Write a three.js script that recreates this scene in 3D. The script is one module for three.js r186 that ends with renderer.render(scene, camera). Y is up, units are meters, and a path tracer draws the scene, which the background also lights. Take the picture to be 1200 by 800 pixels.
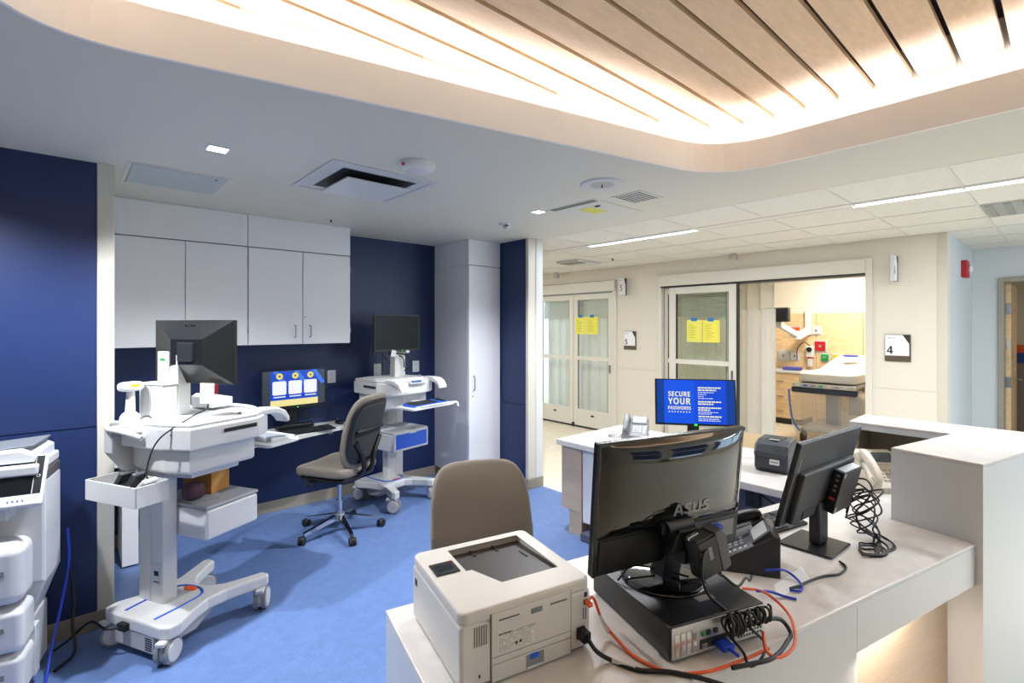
import * as THREE from 'three';
import { RoundedBoxGeometry } from 'three/addons/geometries/RoundedBoxGeometry.js';
import { mergeGeometries, toCreasedNormals } from 'three/addons/utils/BufferGeometryUtils.js';
import { FontLoader } from 'three/addons/loaders/FontLoader.js';
import { TextGeometry } from 'three/addons/geometries/TextGeometry.js';
import { RectAreaLightUniformsLib } from 'three/addons/lights/RectAreaLightUniformsLib.js';

// ---------------------------------------------------------------- camera, sky, exposure
const scene = new THREE.Scene();
const EYE = 1.65;                       // eye height above the floor
const camera = new THREE.PerspectiveCamera(2 * Math.atan(400 / 585) * 180 / Math.PI, 1.5, 0.05, 60);
camera.position.set(0, EYE, 0);
camera.rotation.y = -41.6 * Math.PI / 180;
camera.setViewOffset(1200, 800, 0, 18, 1200, 800);
const renderer = new THREE.WebGLRenderer({ antialias: true });
renderer.toneMapping = THREE.LinearToneMapping;
renderer.toneMappingExposure = 1.02;
renderer.shadowMap.enabled = true;
RectAreaLightUniformsLib.init();
scene.background = new THREE.Color(2.6, 3.5, 4.6);   // daylight outside the windows behind the camera

// ---------------------------------------------------------------- helpers
const PI = Math.PI, R = (d) => d * PI / 180;
let seed = 7; const rnd = () => { seed = (seed * 1664525 + 1013904223) % 4294967296; return seed / 4294967296; };
const taken = {};
function numbered(n) { if (!(n in taken)) { taken[n] = 0; return n; } taken[n]++; return n + '_' + String(taken[n]).padStart(3, '0'); }
function norm(g) {
  g = g.index ? g.toNonIndexed() : g;
  for (const k of Object.keys(g.attributes)) if (!['position', 'normal', 'uv'].includes(k)) g.deleteAttribute(k);
  if (!g.attributes.uv) g.setAttribute('uv', new THREE.BufferAttribute(new Float32Array(g.attributes.position.count * 2), 2));
  if (!g.attributes.normal) g.computeVertexNormals();
  return g;
}
function metricUV(g) {                  // box-projected uv in metres
  const p = g.attributes.position, n = g.attributes.normal, uv = new Float32Array(p.count * 2);
  for (let i = 0; i < p.count; i++) {
    const ax = Math.abs(n.getX(i)), ay = Math.abs(n.getY(i)), az = Math.abs(n.getZ(i));
    const x = p.getX(i), y = p.getY(i), z = p.getZ(i);
    if (ay >= ax && ay >= az) { uv[2 * i] = x; uv[2 * i + 1] = z; } else if (ax >= az) { uv[2 * i] = z; uv[2 * i + 1] = y; } else { uv[2 * i] = x; uv[2 * i + 1] = y; }
  }
  g.setAttribute('uv', new THREE.BufferAttribute(uv, 2));
}
function geo(gs) { gs = [].concat(gs).map(norm); return gs.length > 1 ? mergeGeometries(gs) : gs[0]; }
function part(parent, name, gs, mat, label) {
  const g = geo(gs); if (mat.userData.metric) metricUV(g);
  const m = new THREE.Mesh(g, mat); m.castShadow = m.receiveShadow = true;
  m.name = parent === scene ? numbered(name) : name; parent.add(m);
  if (label) m.userData.label = label;
  return m;
}
function thing(name, label, category, pos = [0, 0, 0], turn = 0, group) {
  const o = new THREE.Group(); o.name = numbered(name); o.position.set(...pos); o.rotation.y = R(turn);
  o.userData = { label, category }; if (group) o.userData.group = group; scene.add(o); return o;
}
function single(name, label, category, gs, mat, pos = [0, 0, 0], turn = 0, group) {
  const m = part(scene, name, gs, mat); m.position.set(...pos); m.rotation.y = R(turn);
  m.userData = { label, category }; if (group) m.userData.group = group; return m;
}
function lead(t, name, pts, r, m, seg) {                // a cable given in room coordinates, a part of the thing it is plugged into
  t.updateMatrixWorld(); return part(t, name, tube(pts.map((v) => t.worldToLocal(new THREE.Vector3(...v)).toArray()), r, seg ?? pts.length * 12, 7), m, 'black cable');
}
function struct(name, gs, mat, label) { const m = part(scene, name, gs, mat); m.userData.kind = 'structure'; m.userData.label = label; return m; }
function structGroup(name, label, pos = [0, 0, 0], turn = 0) { const o = new THREE.Group(); o.name = numbered(name); o.userData = { kind: 'structure', label }; o.position.set(...pos); o.rotation.y = R(turn); scene.add(o); return o; }
function copyOf(o, pos, turn, label, group) {
  const c = o.clone(); c.name = numbered(o.name.replace(/_\d{3}$/, '')); c.userData = { ...o.userData }; c.position.set(...pos); c.rotation.set(0, R(turn), 0);
  if (label) c.userData.label = label; if (group) c.userData.group = group; scene.add(c); return c;
}
// geometry
const T = (g, x, y, z) => g.translate(x, y, z);
function bx(x0, x1, y0, y1, z0, z1, r = 0.003) {          // box by its limits
  const w = x1 - x0, h = y1 - y0, d = z1 - z0, m = Math.min(w, h, d);
  const g = r > 0 && m > 0.002 ? new RoundedBoxGeometry(w, h, d, 1, Math.min(r, m * 0.45)) : new THREE.BoxGeometry(w, h, d);
  return T(g, (x0 + x1) / 2, (y0 + y1) / 2, (z0 + z1) / 2);
}
function rbx(x0, x1, y0, y1, z0, z1, r, s = 3) { return T(new RoundedBoxGeometry(x1 - x0, y1 - y0, z1 - z0, s, r), (x0 + x1) / 2, (y0 + y1) / 2, (z0 + z1) / 2); }
function cyl(r0, r1, h, x, y, z, seg = 24, ax = 'y') {     // centre at x y z, axis ax; r0 at the + end
  const g = new THREE.CylinderGeometry(r0, r1, h, seg);
  if (ax === 'x') g.rotateZ(-PI / 2); if (ax === 'z') g.rotateX(PI / 2);
  return T(g, x, y, z);
}
function slab(pts, y0, y1, bev = 0.003, holes = [], seg = 2) {   // plan polygon [[x,z]...] extruded in y
  const sh = new THREE.Shape(pts.map(([x, z]) => new THREE.Vector2(x, -z)));
  for (const h of holes) sh.holes.push(new THREE.Path(h.map(([x, z]) => new THREE.Vector2(x, -z))));
  const b = bev > 0 ? { bevelEnabled: true, bevelThickness: bev, bevelSize: bev, bevelOffset: -bev, bevelSegments: seg } : { bevelEnabled: false };
  const g = new THREE.ExtrudeGeometry(sh, { depth: y1 - y0 - 2 * bev, curveSegments: 8, ...b });
  g.rotateX(-PI / 2); return T(g, 0, y0 + bev, 0);
}
function prof(pts, z0, z1, bev = 0.003, holes = [], seg = 2) {   // side profile [[x,y]...] extruded in z
  const sh = new THREE.Shape(pts.map(([x, y]) => new THREE.Vector2(x, y)));
  for (const h of holes) sh.holes.push(new THREE.Path(h.map(([x, y]) => new THREE.Vector2(x, y))));
  const b = bev > 0 ? { bevelEnabled: true, bevelThickness: bev, bevelSize: bev, bevelOffset: -bev, bevelSegments: seg } : { bevelEnabled: false };
  return T(new THREE.ExtrudeGeometry(sh, { depth: z1 - z0 - 2 * bev, curveSegments: 8, ...b }), 0, 0, z0 + bev);
}
function tube(pts, r, seg, rs = 7, closed = false) {
  const c = new THREE.CatmullRomCurve3(pts.map((p) => new THREE.Vector3(...p)), closed, 'centripetal');
  return new THREE.TubeGeometry(c, seg ?? pts.length * 8, r, rs, closed);
}
function bar(a, b, w, h, w2 = w, h2 = h) {                 // tapered rectangular bar between two points
  const A = new THREE.Vector3(...a), B = new THREE.Vector3(...b), L = A.distanceTo(B);
  const g = new THREE.BoxGeometry(1, 1, L, 1, 1, 1), p = g.attributes.position;
  for (let i = 0; i < p.count; i++) { const e = p.getZ(i) > 0; p.setX(i, p.getX(i) * (e ? w2 : w)); p.setY(i, p.getY(i) * (e ? h2 : h)); }
  g.computeVertexNormals();
  const m = new THREE.Matrix4().lookAt(B, A, new THREE.Vector3(0, 1, 0)).setPosition(A.clone().add(B).multiplyScalar(0.5));
  return g.applyMatrix4(m);
}
function rod(a, b, r, r2 = r, seg = 12) {
  const A = new THREE.Vector3(...a), B = new THREE.Vector3(...b), g = new THREE.CylinderGeometry(r2, r, A.distanceTo(B), seg);
  const q = new THREE.Quaternion().setFromUnitVectors(new THREE.Vector3(0, 1, 0), B.clone().sub(A).normalize());
  return g.applyQuaternion(q).translate((a[0] + b[0]) / 2, (a[1] + b[1]) / 2, (a[2] + b[2]) / 2);
}
function superE(w, h, d, e1 = 0.3, e2 = 0.3, nu = 28, nv = 18, f) {   // superellipsoid cushion, optional deform f([x,y,z])
  const g = new THREE.SphereGeometry(1, nu, nv), p = g.attributes.position, sp = (v, e) => Math.sign(v) * Math.pow(Math.abs(v), e);
  for (let i = 0; i < p.count; i++) {
    const x = p.getX(i), y = p.getY(i), z = p.getZ(i), c = Math.hypot(x, z), a = Math.atan2(z, x);
    let q = [w / 2 * sp(c, e1) * sp(Math.cos(a), e2), h / 2 * sp(y, e1), d / 2 * sp(c, e1) * sp(Math.sin(a), e2)];
    if (f) q = f(q); p.setXYZ(i, ...q);
  }
  g.computeVertexNormals(); return g;
}
const rotY = (g, d) => g.rotateY(R(d)), rotX = (g, d) => g.rotateX(R(d)), rotZ = (g, d) => g.rotateZ(R(d));
function plane(w, h, x, y, z, ry = 0, rx = 0) { const g = new THREE.PlaneGeometry(w, h); if (rx) g.rotateX(R(rx)); if (ry) g.rotateY(R(ry)); return T(g, x, y, z); }
function roundRect(x0, x1, z0, z1, r, n = 6) {
  const o = []; for (const [cx, cz, a0] of [[x1 - r, z1 - r, 0], [x0 + r, z1 - r, 90], [x0 + r, z0 + r, 180], [x1 - r, z0 + r, 270]])
    for (let i = 0; i <= n; i++) { const a = R(a0 + 90 * i / n); o.push([cx + r * Math.cos(a), cz + r * Math.sin(a)]); }
  return o;
}
// textures
function noiseTex(n, fn, srgb = true) {
  const d = new Uint8Array(n * n * 4);
  for (let y = 0; y < n; y++) for (let x = 0; x < n; x++) { const c = fn(x / n, y / n), i = 4 * (y * n + x); d[i] = c[0]; d[i + 1] = c[1]; d[i + 2] = c[2]; d[i + 3] = 255; }
  const t = new THREE.DataTexture(d, n, n); t.wrapS = t.wrapT = THREE.RepeatWrapping; t.magFilter = THREE.LinearFilter; t.minFilter = THREE.LinearMipmapLinearFilter; t.generateMipmaps = true;
  if (srgb) t.colorSpace = THREE.SRGBColorSpace; t.needsUpdate = true; return t;
}
function valueNoise(k, sd) {            // tileable value noise, k cells
  const v = new Float32Array(k * k); let s = sd; for (let i = 0; i < k * k; i++) { s = (s * 1664525 + 1013904223) % 4294967296; v[i] = s / 4294967296; }
  return (x, y) => { const X = x * k, Y = y * k, i = Math.floor(X), j = Math.floor(Y), f = X - i, g = Y - j, a = (p, q) => v[((q % k + k) % k) * k + (p % k + k) % k], u = f * f * (3 - 2 * f), w = g * g * (3 - 2 * g);
    return (a(i, j) * (1 - u) + a(i + 1, j) * u) * (1 - w) + (a(i, j + 1) * (1 - u) + a(i + 1, j + 1) * u) * w; };
}
const n4 = valueNoise(4, 11), n16 = valueNoise(16, 23), n64 = valueNoise(64, 5), n128 = valueNoise(128, 91), n200 = valueNoise(200, 17);
const cl = (v) => Math.max(0, Math.min(255, v));
function tone(rgb, amp, fn) { return noiseTex(256, (x, y) => { const k = 1 + amp * (fn(x, y) - 0.5); return rgb.map((c) => cl(c * k)); }); }
function canvasTex(w, h, draw) {
  const c = document.createElement('canvas'); c.width = w; c.height = h; const x = c.getContext('2d'); draw(x, w, h);
  const t = new THREE.CanvasTexture(c); t.colorSpace = THREE.SRGBColorSpace; t.anisotropy = 8; return t;
}
// materials
function mat(color, rough = 0.5, o = {}) { const m = new THREE.MeshPhysicalMaterial({ color, roughness: rough, ...o }); return m; }
function texMat(tex, rough = 0.6, rep = 1, o = {}) { const t = tex.clone(); t.repeat.set(rep, rep); t.needsUpdate = true; const m = new THREE.MeshPhysicalMaterial({ map: t, roughness: rough, ...o }); m.userData.metric = true; return m; }
const paintBump = noiseTex(256, (x, y) => { const v = 110 + 60 * n128(x, y) + 40 * n64(x, y); return [v, v, v]; }, false);
function paint(color, rough = 0.6, rep = 1.5, b = 0.0006) { const t = paintBump.clone(); t.repeat.set(rep, rep); t.needsUpdate = true; const m = new THREE.MeshPhysicalMaterial({ color, roughness: rough, bumpMap: t, bumpScale: b }); m.userData.metric = true; return m; }
const M = {
  navy: paint('#142752', 0.42), ceil: paint('#d3d1c6', 0.6), cove: paint('#f5f3f0', 0.7), cream: paint('#e2dccd', 0.6), creamTrim: paint('#d3cdbd', 0.45),
  paleBlue: paint('#d4d9dc', 0.6), corner: mat('#c6c2b6', 0.4), taupe: mat('#8f8676', 0.5),
  lam: mat('#e5e5e7', 0.38), lamEdge: mat('#b9b9bd', 0.45), steel: mat('#8d9097', 0.3, { metalness: 0.9 }), chrome: mat('#c9ccd0', 0.18, { metalness: 1 }), alu: mat('#c6c9cd', 0.33, { metalness: 0.85 }),
  white: mat('#d5d5d3', 0.38), white2: mat('#cacbcb', 0.42), cartGrey: mat('#b9babb', 0.45), midGrey: mat('#85878a', 0.5), dark: mat('#26282b', 0.45), black: mat('#111214', 0.4), blackGloss: mat('#0b0c0e', 0.06, { clearcoat: 1, clearcoatRoughness: 0.03 }),
  rubber: mat('#1b1c1e', 0.7), charcoal: mat('#33363c', 0.45), blue: mat('#1f5fd0', 0.4), red: mat('#b3121c', 0.45), green: mat('#12a03a', 0.4), yellow: mat('#e9c514', 0.5), orange: mat('#e2591c', 0.45),
  cableBlue: mat('#1b3fc0', 0.45), cableBlack: mat('#141416', 0.5), cableGrey: mat('#4a4d52', 0.5),
};
const tx = {
  floor: noiseTex(512, (x, y) => { const a = n200(x, y), b = n128(y, x), c = n16(x, y); let k = 0.93 + 0.12 * a + 0.06 * c; if (b > 0.9) k += 0.12; if (b < 0.07) k -= 0.14; return [94 * k, 119 * k, 166 * k].map(cl); }),
  beige: tone([226, 214, 190], 0.12, (x, y) => 0.6 * n128(x, y) + 0.4 * n16(x, y)),
  tile: noiseTex(512, (x, y) => { const s = n200(x, y), q = n128(y, x); const k = s < 0.1 || q < 0.04 ? 0.86 : 0.97 + 0.05 * n64(x, y); return [226 * k, 224 * k, 217 * k].map(cl); }),
  solid: noiseTex(256, (x, y) => { const k = 0.96 + 0.05 * n16(x, y) + 0.035 * n200(x, y); return [213 * k, 209 * k, 204 * k].map(cl); }),
  fabric: noiseTex(256, (x, y) => { const k = 0.94 + 0.06 * n200(x, y) + 0.03 * n64(x, y); return [128 * k, 120 * k, 108 * k].map(cl); }),
  wood: noiseTex(256, (x, y) => { const g = n200(x * 0.12, y), h = n64(x * 0.2, y), k = 0.95 + 0.04 * g + 0.04 * h; return [236 * k, 205 * k, 168 * k].map(cl); }),
  maple: noiseTex(256, (x, y) => { const g = n200(y, x * 0.1), h = n64(y * 0.6, x * 0.2), k = 0.88 + 0.1 * g + 0.1 * h; return [232 * k, 200 * k, 156 * k].map(cl); }),
  ash: noiseTex(256, (x, y) => { const g = n200(y, x * 0.08), k = 0.95 + 0.06 * g; return [196 * k, 177 * k, 156 * k].map(cl); }),
  curtain: noiseTex(256, (x, y) => { const k = 0.97 + 0.03 * n64(x, y) + 0.03 * n200(x, y); return [226 * k, 228 * k, 225 * k].map(cl); }),
};
const floorM = texMat(tx.floor, 0.38, 1.6), beigeM = texMat(tx.beige, 0.35, 1), tileM = texMat(tx.tile, 0.85, 1.5), solidM = texMat(tx.solid, 0.3, 2), fabricM = texMat(tx.fabric, 0.85, 3), woodM = texMat(tx.wood, 0.5, 1.2), mapleM = texMat(tx.maple, 0.42, 1.0), ashM = texMat(tx.ash, 0.45, 1.2);
const woodVariants = [0.96, 1.0, 1.03].map((k) => { const m = texMat(tx.wood, 0.5, 1.2); m.color.setScalar(k); return m; });
const solidDaylit = mat('#ccd0d4', 0.32);  // bluish daylight on the desk and counter fronts, put into the colour
const glass = new THREE.MeshPhysicalMaterial({ color: '#f8fbf9', transmission: 1, thickness: 0, roughness: 0.02, ior: 1.5 });
function glow(color, k) { return new THREE.MeshStandardMaterial({ color: '#000000', emissive: color, emissiveIntensity: k, roughness: 0.6 }); }
function screenMat(tex, k = 1) { return new THREE.MeshStandardMaterial({ color: '#050505', emissive: '#ffffff', emissiveMap: tex, emissiveIntensity: k, roughness: 0.25 }); }
function rectLight(parent, color, I, w, h, pos, look) { const l = new THREE.RectAreaLight(color, I, w, h); l.position.set(...pos); parent.add(l); l.lookAt(...look); l.name = 'lamp_light'; return l; }
const COVE = 54, LINEAR = 122, BAY4 = 44, BAY5 = 150, DOWN = 17, UNDER = 120;   // lamp strengths
// ================================================================ the setting
const CE = 2.54, W1 = -4.735, W2 = 6.25, WING = -3.545;
const coolLamp = '#f3f7ff', warmLamp = '#ffe3c2';

// ---- ceiling with the curved cove opening
function rounded(verts, radii) {
  const out = [], n = verts.length;
  for (let i = 0; i < n; i++) {
    const p = verts[i], a = verts[(i + n - 1) % n], b = verts[(i + 1) % n], r = radii[i];
    const da = Math.hypot(a[0] - p[0], a[1] - p[1]), db = Math.hypot(b[0] - p[0], b[1] - p[1]);
    const A = [p[0] + (a[0] - p[0]) / da * r, p[1] + (a[1] - p[1]) / da * r], B = [p[0] + (b[0] - p[0]) / db * r, p[1] + (b[1] - p[1]) / db * r];
    for (let k = 0; k <= 10; k++) { const t = k / 10, u = 1 - t; out.push([u * u * A[0] + 2 * u * t * p[0] + t * t * B[0], u * u * A[1] + 2 * u * t * p[1] + t * t * B[1]]); }
  }
  return out;
}
const holePts = rounded([[2.905, 0.75], [2.905, -1.41], [-0.2, -2.107], [-0.2, 0.75]], [0.4, 0.36, 0.4, 0.4]);
function offset(P, d) {                 // outward offset of the opening
  const n = P.length, cx = 1.35, cz = -0.6;
  return P.map((p, i) => {
    const a = P[(i + n - 1) % n], b = P[(i + 1) % n]; let nx = b[1] - a[1], nz = -(b[0] - a[0]); const l = Math.hypot(nx, nz) || 1; nx /= l; nz /= l;
    if (nx * (p[0] - cx) + nz * (p[1] - cz) < 0) { nx = -nx; nz = -nz; } return [p[0] + nx * d, p[1] + nz * d];
  });
}
const lipOut = offset(holePts, 0.014), coveOut = offset(holePts, 0.15), coveOut2 = offset(holePts, 0.17);
struct('ceiling', slab([[-3.2, W1 - 0.1], [3.65, W1 - 0.1], [3.65, 3.2], [-3.2, 3.2]], CE, CE + 0.06, 0, [lipOut]), M.ceil, 'pale grey painted drywall ceiling around the curved cove opening');
struct('ceiling_cove', [slab(lipOut, CE, 2.70, 0, [holePts]), slab(coveOut2, CE + 0.06, 3.0, 0, [coveOut])], M.cove, 'white curved light cove rim under the slatted ceiling');
struct('ceiling_plenum', bx(-0.6, 3.3, 3.0, 3.04, -2.5, 1.2, 0), M.black, 'black void above the slats');
{ // wood slats, each its own piece, running along x
  const slats = structGroup('ceiling_slats', 'tan wood slat ceiling inside the curved cove');
  const span = (z) => { let lo = 9, hi = -9; const P = offset(holePts, 0.145), n = P.length; for (let i = 0; i < n; i++) { const a = P[i], b = P[(i + 1) % n]; if ((a[1] - z) * (b[1] - z) < 0) { const x = a[0] + (b[0] - a[0]) * (z - a[1]) / (b[1] - a[1]); lo = Math.min(lo, x); hi = Math.max(hi, x); } } return [lo, hi]; };
  const pitch = 0.1584, gap = 0.022;
  for (let k = -13; k <= 6; k++) {
    const z0 = -0.190 + pitch * k + gap / 2, z1 = -0.190 + pitch * (k + 1) - gap / 2, L = [], Rr = [];
    for (let i = 0; i <= 6; i++) { const z = z0 + (z1 - z0) * i / 6, [lo, hi] = span(z); if (lo < hi) { L.push([lo, z]); Rr.push([hi, z]); } }
    if (L.length > 1) part(slats, 'slat', slab([...L, ...Rr.reverse()], 2.85, 2.875, 0), woodVariants[Math.floor(rnd() * 3)]);
  }
}
{ // LED strip lying on the cove ledge
  const led = thing('cove_light', 'linear cove light hidden on the ledge around the slatted ceiling', 'light');
  const P = offset(holePts, 0.085), n = P.length, g = [];
  const segs = []; let acc = [P[0]];
  const dense = [];
  for (let i = 0; i < n; i++) { const a = P[i], b = P[(i + 1) % n], d = Math.hypot(b[0] - a[0], b[1] - a[1]), m = Math.max(1, Math.round(d / 0.12)); for (let k = 0; k < m; k++) dense.push([a[0] + (b[0] - a[0]) * k / m, a[1] + (b[1] - a[1]) * k / m]); }
  part(led, 'led_strip', tube(dense.filter((_, i) => i % 2 == 0).map(([x, z]) => [x, CE + 0.10, z]), 0.008, 200, 6, true), glow('#fff5ec', 3));
  let len = 0, start = dense[0], prev = dense[0];
  for (let i = 1; i <= dense.length; i++) {
    const p = dense[i % dense.length]; len += Math.hypot(p[0] - prev[0], p[1] - prev[1]); prev = p;
    if (len > 0.33 || i === dense.length) {
      const mx = (start[0] + p[0]) / 2, mz = (start[1] + p[1]) / 2, dx = p[0] - start[0], dz = p[1] - start[1], L = Math.hypot(dx, dz);
      if (L > 0.02) { const l = new THREE.RectAreaLight('#f7f3f8', COVE, L, 0.03); l.position.set(mx, CE + 0.115, mz); led.add(l); const X = new THREE.Vector3(dx / L, 0, dz / L), inw = new THREE.Vector3(-dz / L, 0, dx / L).multiplyScalar(Math.sign(-dz * (1.35 - mx) + dx * (-0.6 - mz)) || 1), Z = inw.multiplyScalar(-0.80).add(new THREE.Vector3(0, -0.60, 0)).normalize(), Y = new THREE.Vector3().crossVectors(Z, X); l.quaternion.setFromRotationMatrix(new THREE.Matrix4().makeBasis(X, Y, Z)); l.name = 'lamp_light'; }
      start = p; len = 0;
    }
  }
}
// ---- floors
struct('floor', bx(-3.2, 3.66, -0.08, 0, W1 - 0.1, -0.95, 0), floorM, 'speckled blue sheet vinyl floor');
struct('floor_corridor', [bx(3.66, 11.2, -0.08, 0, -9.2, 3.2, 0), bx(-3.3, 3.66, -0.08, 0, -0.95, 5.0, 0)], beigeM, 'pale beige corridor floor');
// ---- room walls
struct('wall_back', bx(-0.1, 3.8, 0, CE, W1 - 0.15, W1, 0), M.navy, 'navy blue wall behind the upper cabinets');
{ const w = structGroup('wall_wing', 'navy blue wing wall beside the copier');
  part(w, 'panel', bx(-3.2, 0.115, 1.105, CE, WING - 0.12, WING, 0), M.navy); part(w, 'lower_panel', bx(-3.2, 0.115, 0, 1.098, WING - 0.12, WING + 0.006, 0), M.navy);
  part(w, 'joint', bx(-3.2, 0.115, 1.098, 1.105, WING - 0.12, WING - 0.006, 0), M.navy);
  part(w, 'corner_post', bx(0.115, 0.19, 0, CE, WING - 0.14, WING + 0.008, 0.004), M.corner, 'cream end post'); }
struct('wall_return', bx(0.08, 0.18, 0, CE, W1, WING - 0.14, 0), M.cream, 'cream side of the alcove behind the wing wall');
struct('baseboard_wing', [bx(-3.2, 0.19, 0, 0.1, WING + 0.008, WING + 0.02, 0.003)], M.taupe, 'taupe rubber baseboard along the wing wall');
struct('baseboard_back', [bx(0.18, 3.05, 0, 0.1, W1, W1 + 0.012, 0.003)], M.taupe, 'taupe rubber baseboard along the navy wall');
{ const w = structGroup('wall_column', 'navy blue end wall beside the tall cabinet');
  part(w, 'panel', bx(3.48, 3.65, 0.842, CE, W1 - 0.1, -3.70, 0), M.navy); part(w, 'lower_panel', bx(3.474, 3.65, 0, 0.836, W1 - 0.1, -3.70, 0), M.navy);
  part(w, 'joint', bx(3.486, 3.65, 0.836, 0.842, W1 - 0.1, -3.70, 0), M.navy);
  part(w, 'corner_post', bx(3.468, 3.665, 0.1, CE, -3.70, -3.66, 0.006), M.corner, 'cream end post');
  part(w, 'corner_guard', bx(3.575, 3.672, 0.1, CE, -3.66, -3.655, 0.002), M.white2); }
struct('baseboard_column', [bx(3.462, 3.474, 0, 0.1, -4.09, -3.70, 0.002), bx(3.462, 3.675, 0, 0.1, -3.70, -3.648, 0.003)], M.taupe, 'taupe baseboard around the end wall');
struct('wall_corridor_inner', bx(3.55, 3.65, 0, CE, -9.2, W1 - 0.1, 0), M.cream, 'cream corridor wall');
struct('wall_left', bx(-3.3, -3.2, 0, CE, WING - 0.2, 3.2, 0), M.cream, 'cream wall closing the station');
// ---- corridor wall with the two bay openings
const D5 = [-6.36, -4.66], D4 = [-3.89, -1.43], OPH = 2.36;
{ const w = structGroup('wall_bays', 'cream wall with the two glazed bay doors');
  const X0 = W2, X1 = W2 + 0.16;
  for (const [z0, z1, y0, y1] of [[-9.2, D5[0], 0, CE + 0.2], [D5[1], D4[0], 0, CE + 0.2], [D4[1], -0.80, 0, CE + 0.2], [D5[0], D5[1], OPH, CE + 0.2], [D4[0], D4[1], OPH, CE + 0.2]]) {
    if (y0 === 0) { part(w, 'panel', bx(X0, X1, 1.016, y1, z0, z1, 0), M.cream); part(w, 'lower_panel', bx(X0 - 0.004, X1, 0, 1.011, z0, z1, 0), M.cream); part(w, 'joint', bx(X0 + 0.003, X1, 1.011, 1.016, z0, z1, 0), M.creamTrim); }
    else part(w, 'panel', bx(X0, X1, y0, y1, z0, z1, 0), M.cream);
  }
  part(w, 'corner_guard', bx(X0 - 0.007, X0, 0.1, CE, -0.875, -0.80, 0.002), M.creamTrim); }
struct('baseboard_bays', [bx(W2 - 0.016, W2 - 0.004, 0, 0.1, D5[1] + 0.05, D4[0] - 0.05, 0.002), bx(W2 - 0.016, W2 - 0.004, 0, 0.1, D4[1] + 0.05, -0.8, 0.002)], M.taupe, 'taupe baseboard below the bay wall');
struct('wall_side', bx(W2 + 0.16, 8.1, 0, CE + 0.2, -1.0, -0.80, 0), M.paleBlue, 'pale wall returning beside the bay with the fire alarm');
const DR = [-0.53, 0.45];
{ const w = structGroup('wall_right', 'pale wall with the open wooden door');
  for (const [z0, z1, y0] of [[-0.80, DR[0] - 0.05, 0], [DR[1] + 0.05, 3.2, 0], [DR[0] - 0.05, DR[1] + 0.05, 2.2]]) part(w, 'panel', bx(7.95, 8.1, y0, CE + 0.2, z0, z1, 0), M.paleBlue); }
struct('wall_corridor_end', bx(3.6, 6.4, 0, CE + 0.2, -9.3, -9.2, 0), M.cream, 'cream wall at the corridor end');
{ // wall behind the camera, with a glazed bay door that the glossy monitor mirrors
  const w = structGroup('wall_rear', 'cream wall opposite the nurses station');
  for (const [x0, x1, y0, y1] of [[-3.3, 2.0, 0, CE], [7.5, 8.1, 0, CE], [2.0, 3.9, 2.2, CE], [3.9, 7.5, 2.35, CE], [3.9, 7.5, 0, 0.4]]) part(w, 'panel', bx(x0, x1, y0, y1, 3.0, 3.15, 0), M.cream);
  const d = structGroup('door_9', 'glazed sliding door opposite the station');
  for (const x of [2.0, 2.85]) { part(d, 'frame', [bx(x, x + 0.09, 0, 2.2, 3.02, 3.07), bx(x + 0.96, x + 1.05, 0, 2.2, 3.02, 3.07), bx(x + 0.09, x + 0.96, 2.1, 2.2, 3.02, 3.07), bx(x + 0.09, x + 0.96, 1.05, 1.15, 3.02, 3.07), bx(x + 0.09, x + 0.96, 0, 0.25, 3.02, 3.07)], M.creamTrim); part(d, 'pane', plane(0.87, 1.85, x + 0.525, 1.175, 3.043), glass); }
  struct('wall_rear_bay', bx(1.2, 5.2, 0, CE, 4.6, 4.7, 0), M.navy, 'navy wall inside the bay opposite');
  const wi = structGroup('window_1', 'daylight window opposite the corridor');
  part(wi, 'frame', [bx(3.9, 3.96, 0.4, 2.35, 3.02, 3.1), bx(7.44, 7.5, 0.4, 2.35, 3.02, 3.1), bx(3.96, 7.44, 2.29, 2.35, 3.02, 3.1), bx(3.96, 7.44, 0.4, 0.46, 3.02, 3.1), bx(5.1, 5.16, 0.46, 2.29, 3.02, 3.1), bx(6.3, 6.36, 0.46, 2.29, 3.02, 3.1)], M.creamTrim);
  part(wi, 'pane', plane(3.48, 1.83, 5.7, 1.375, 3.063), glass);
}
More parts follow.
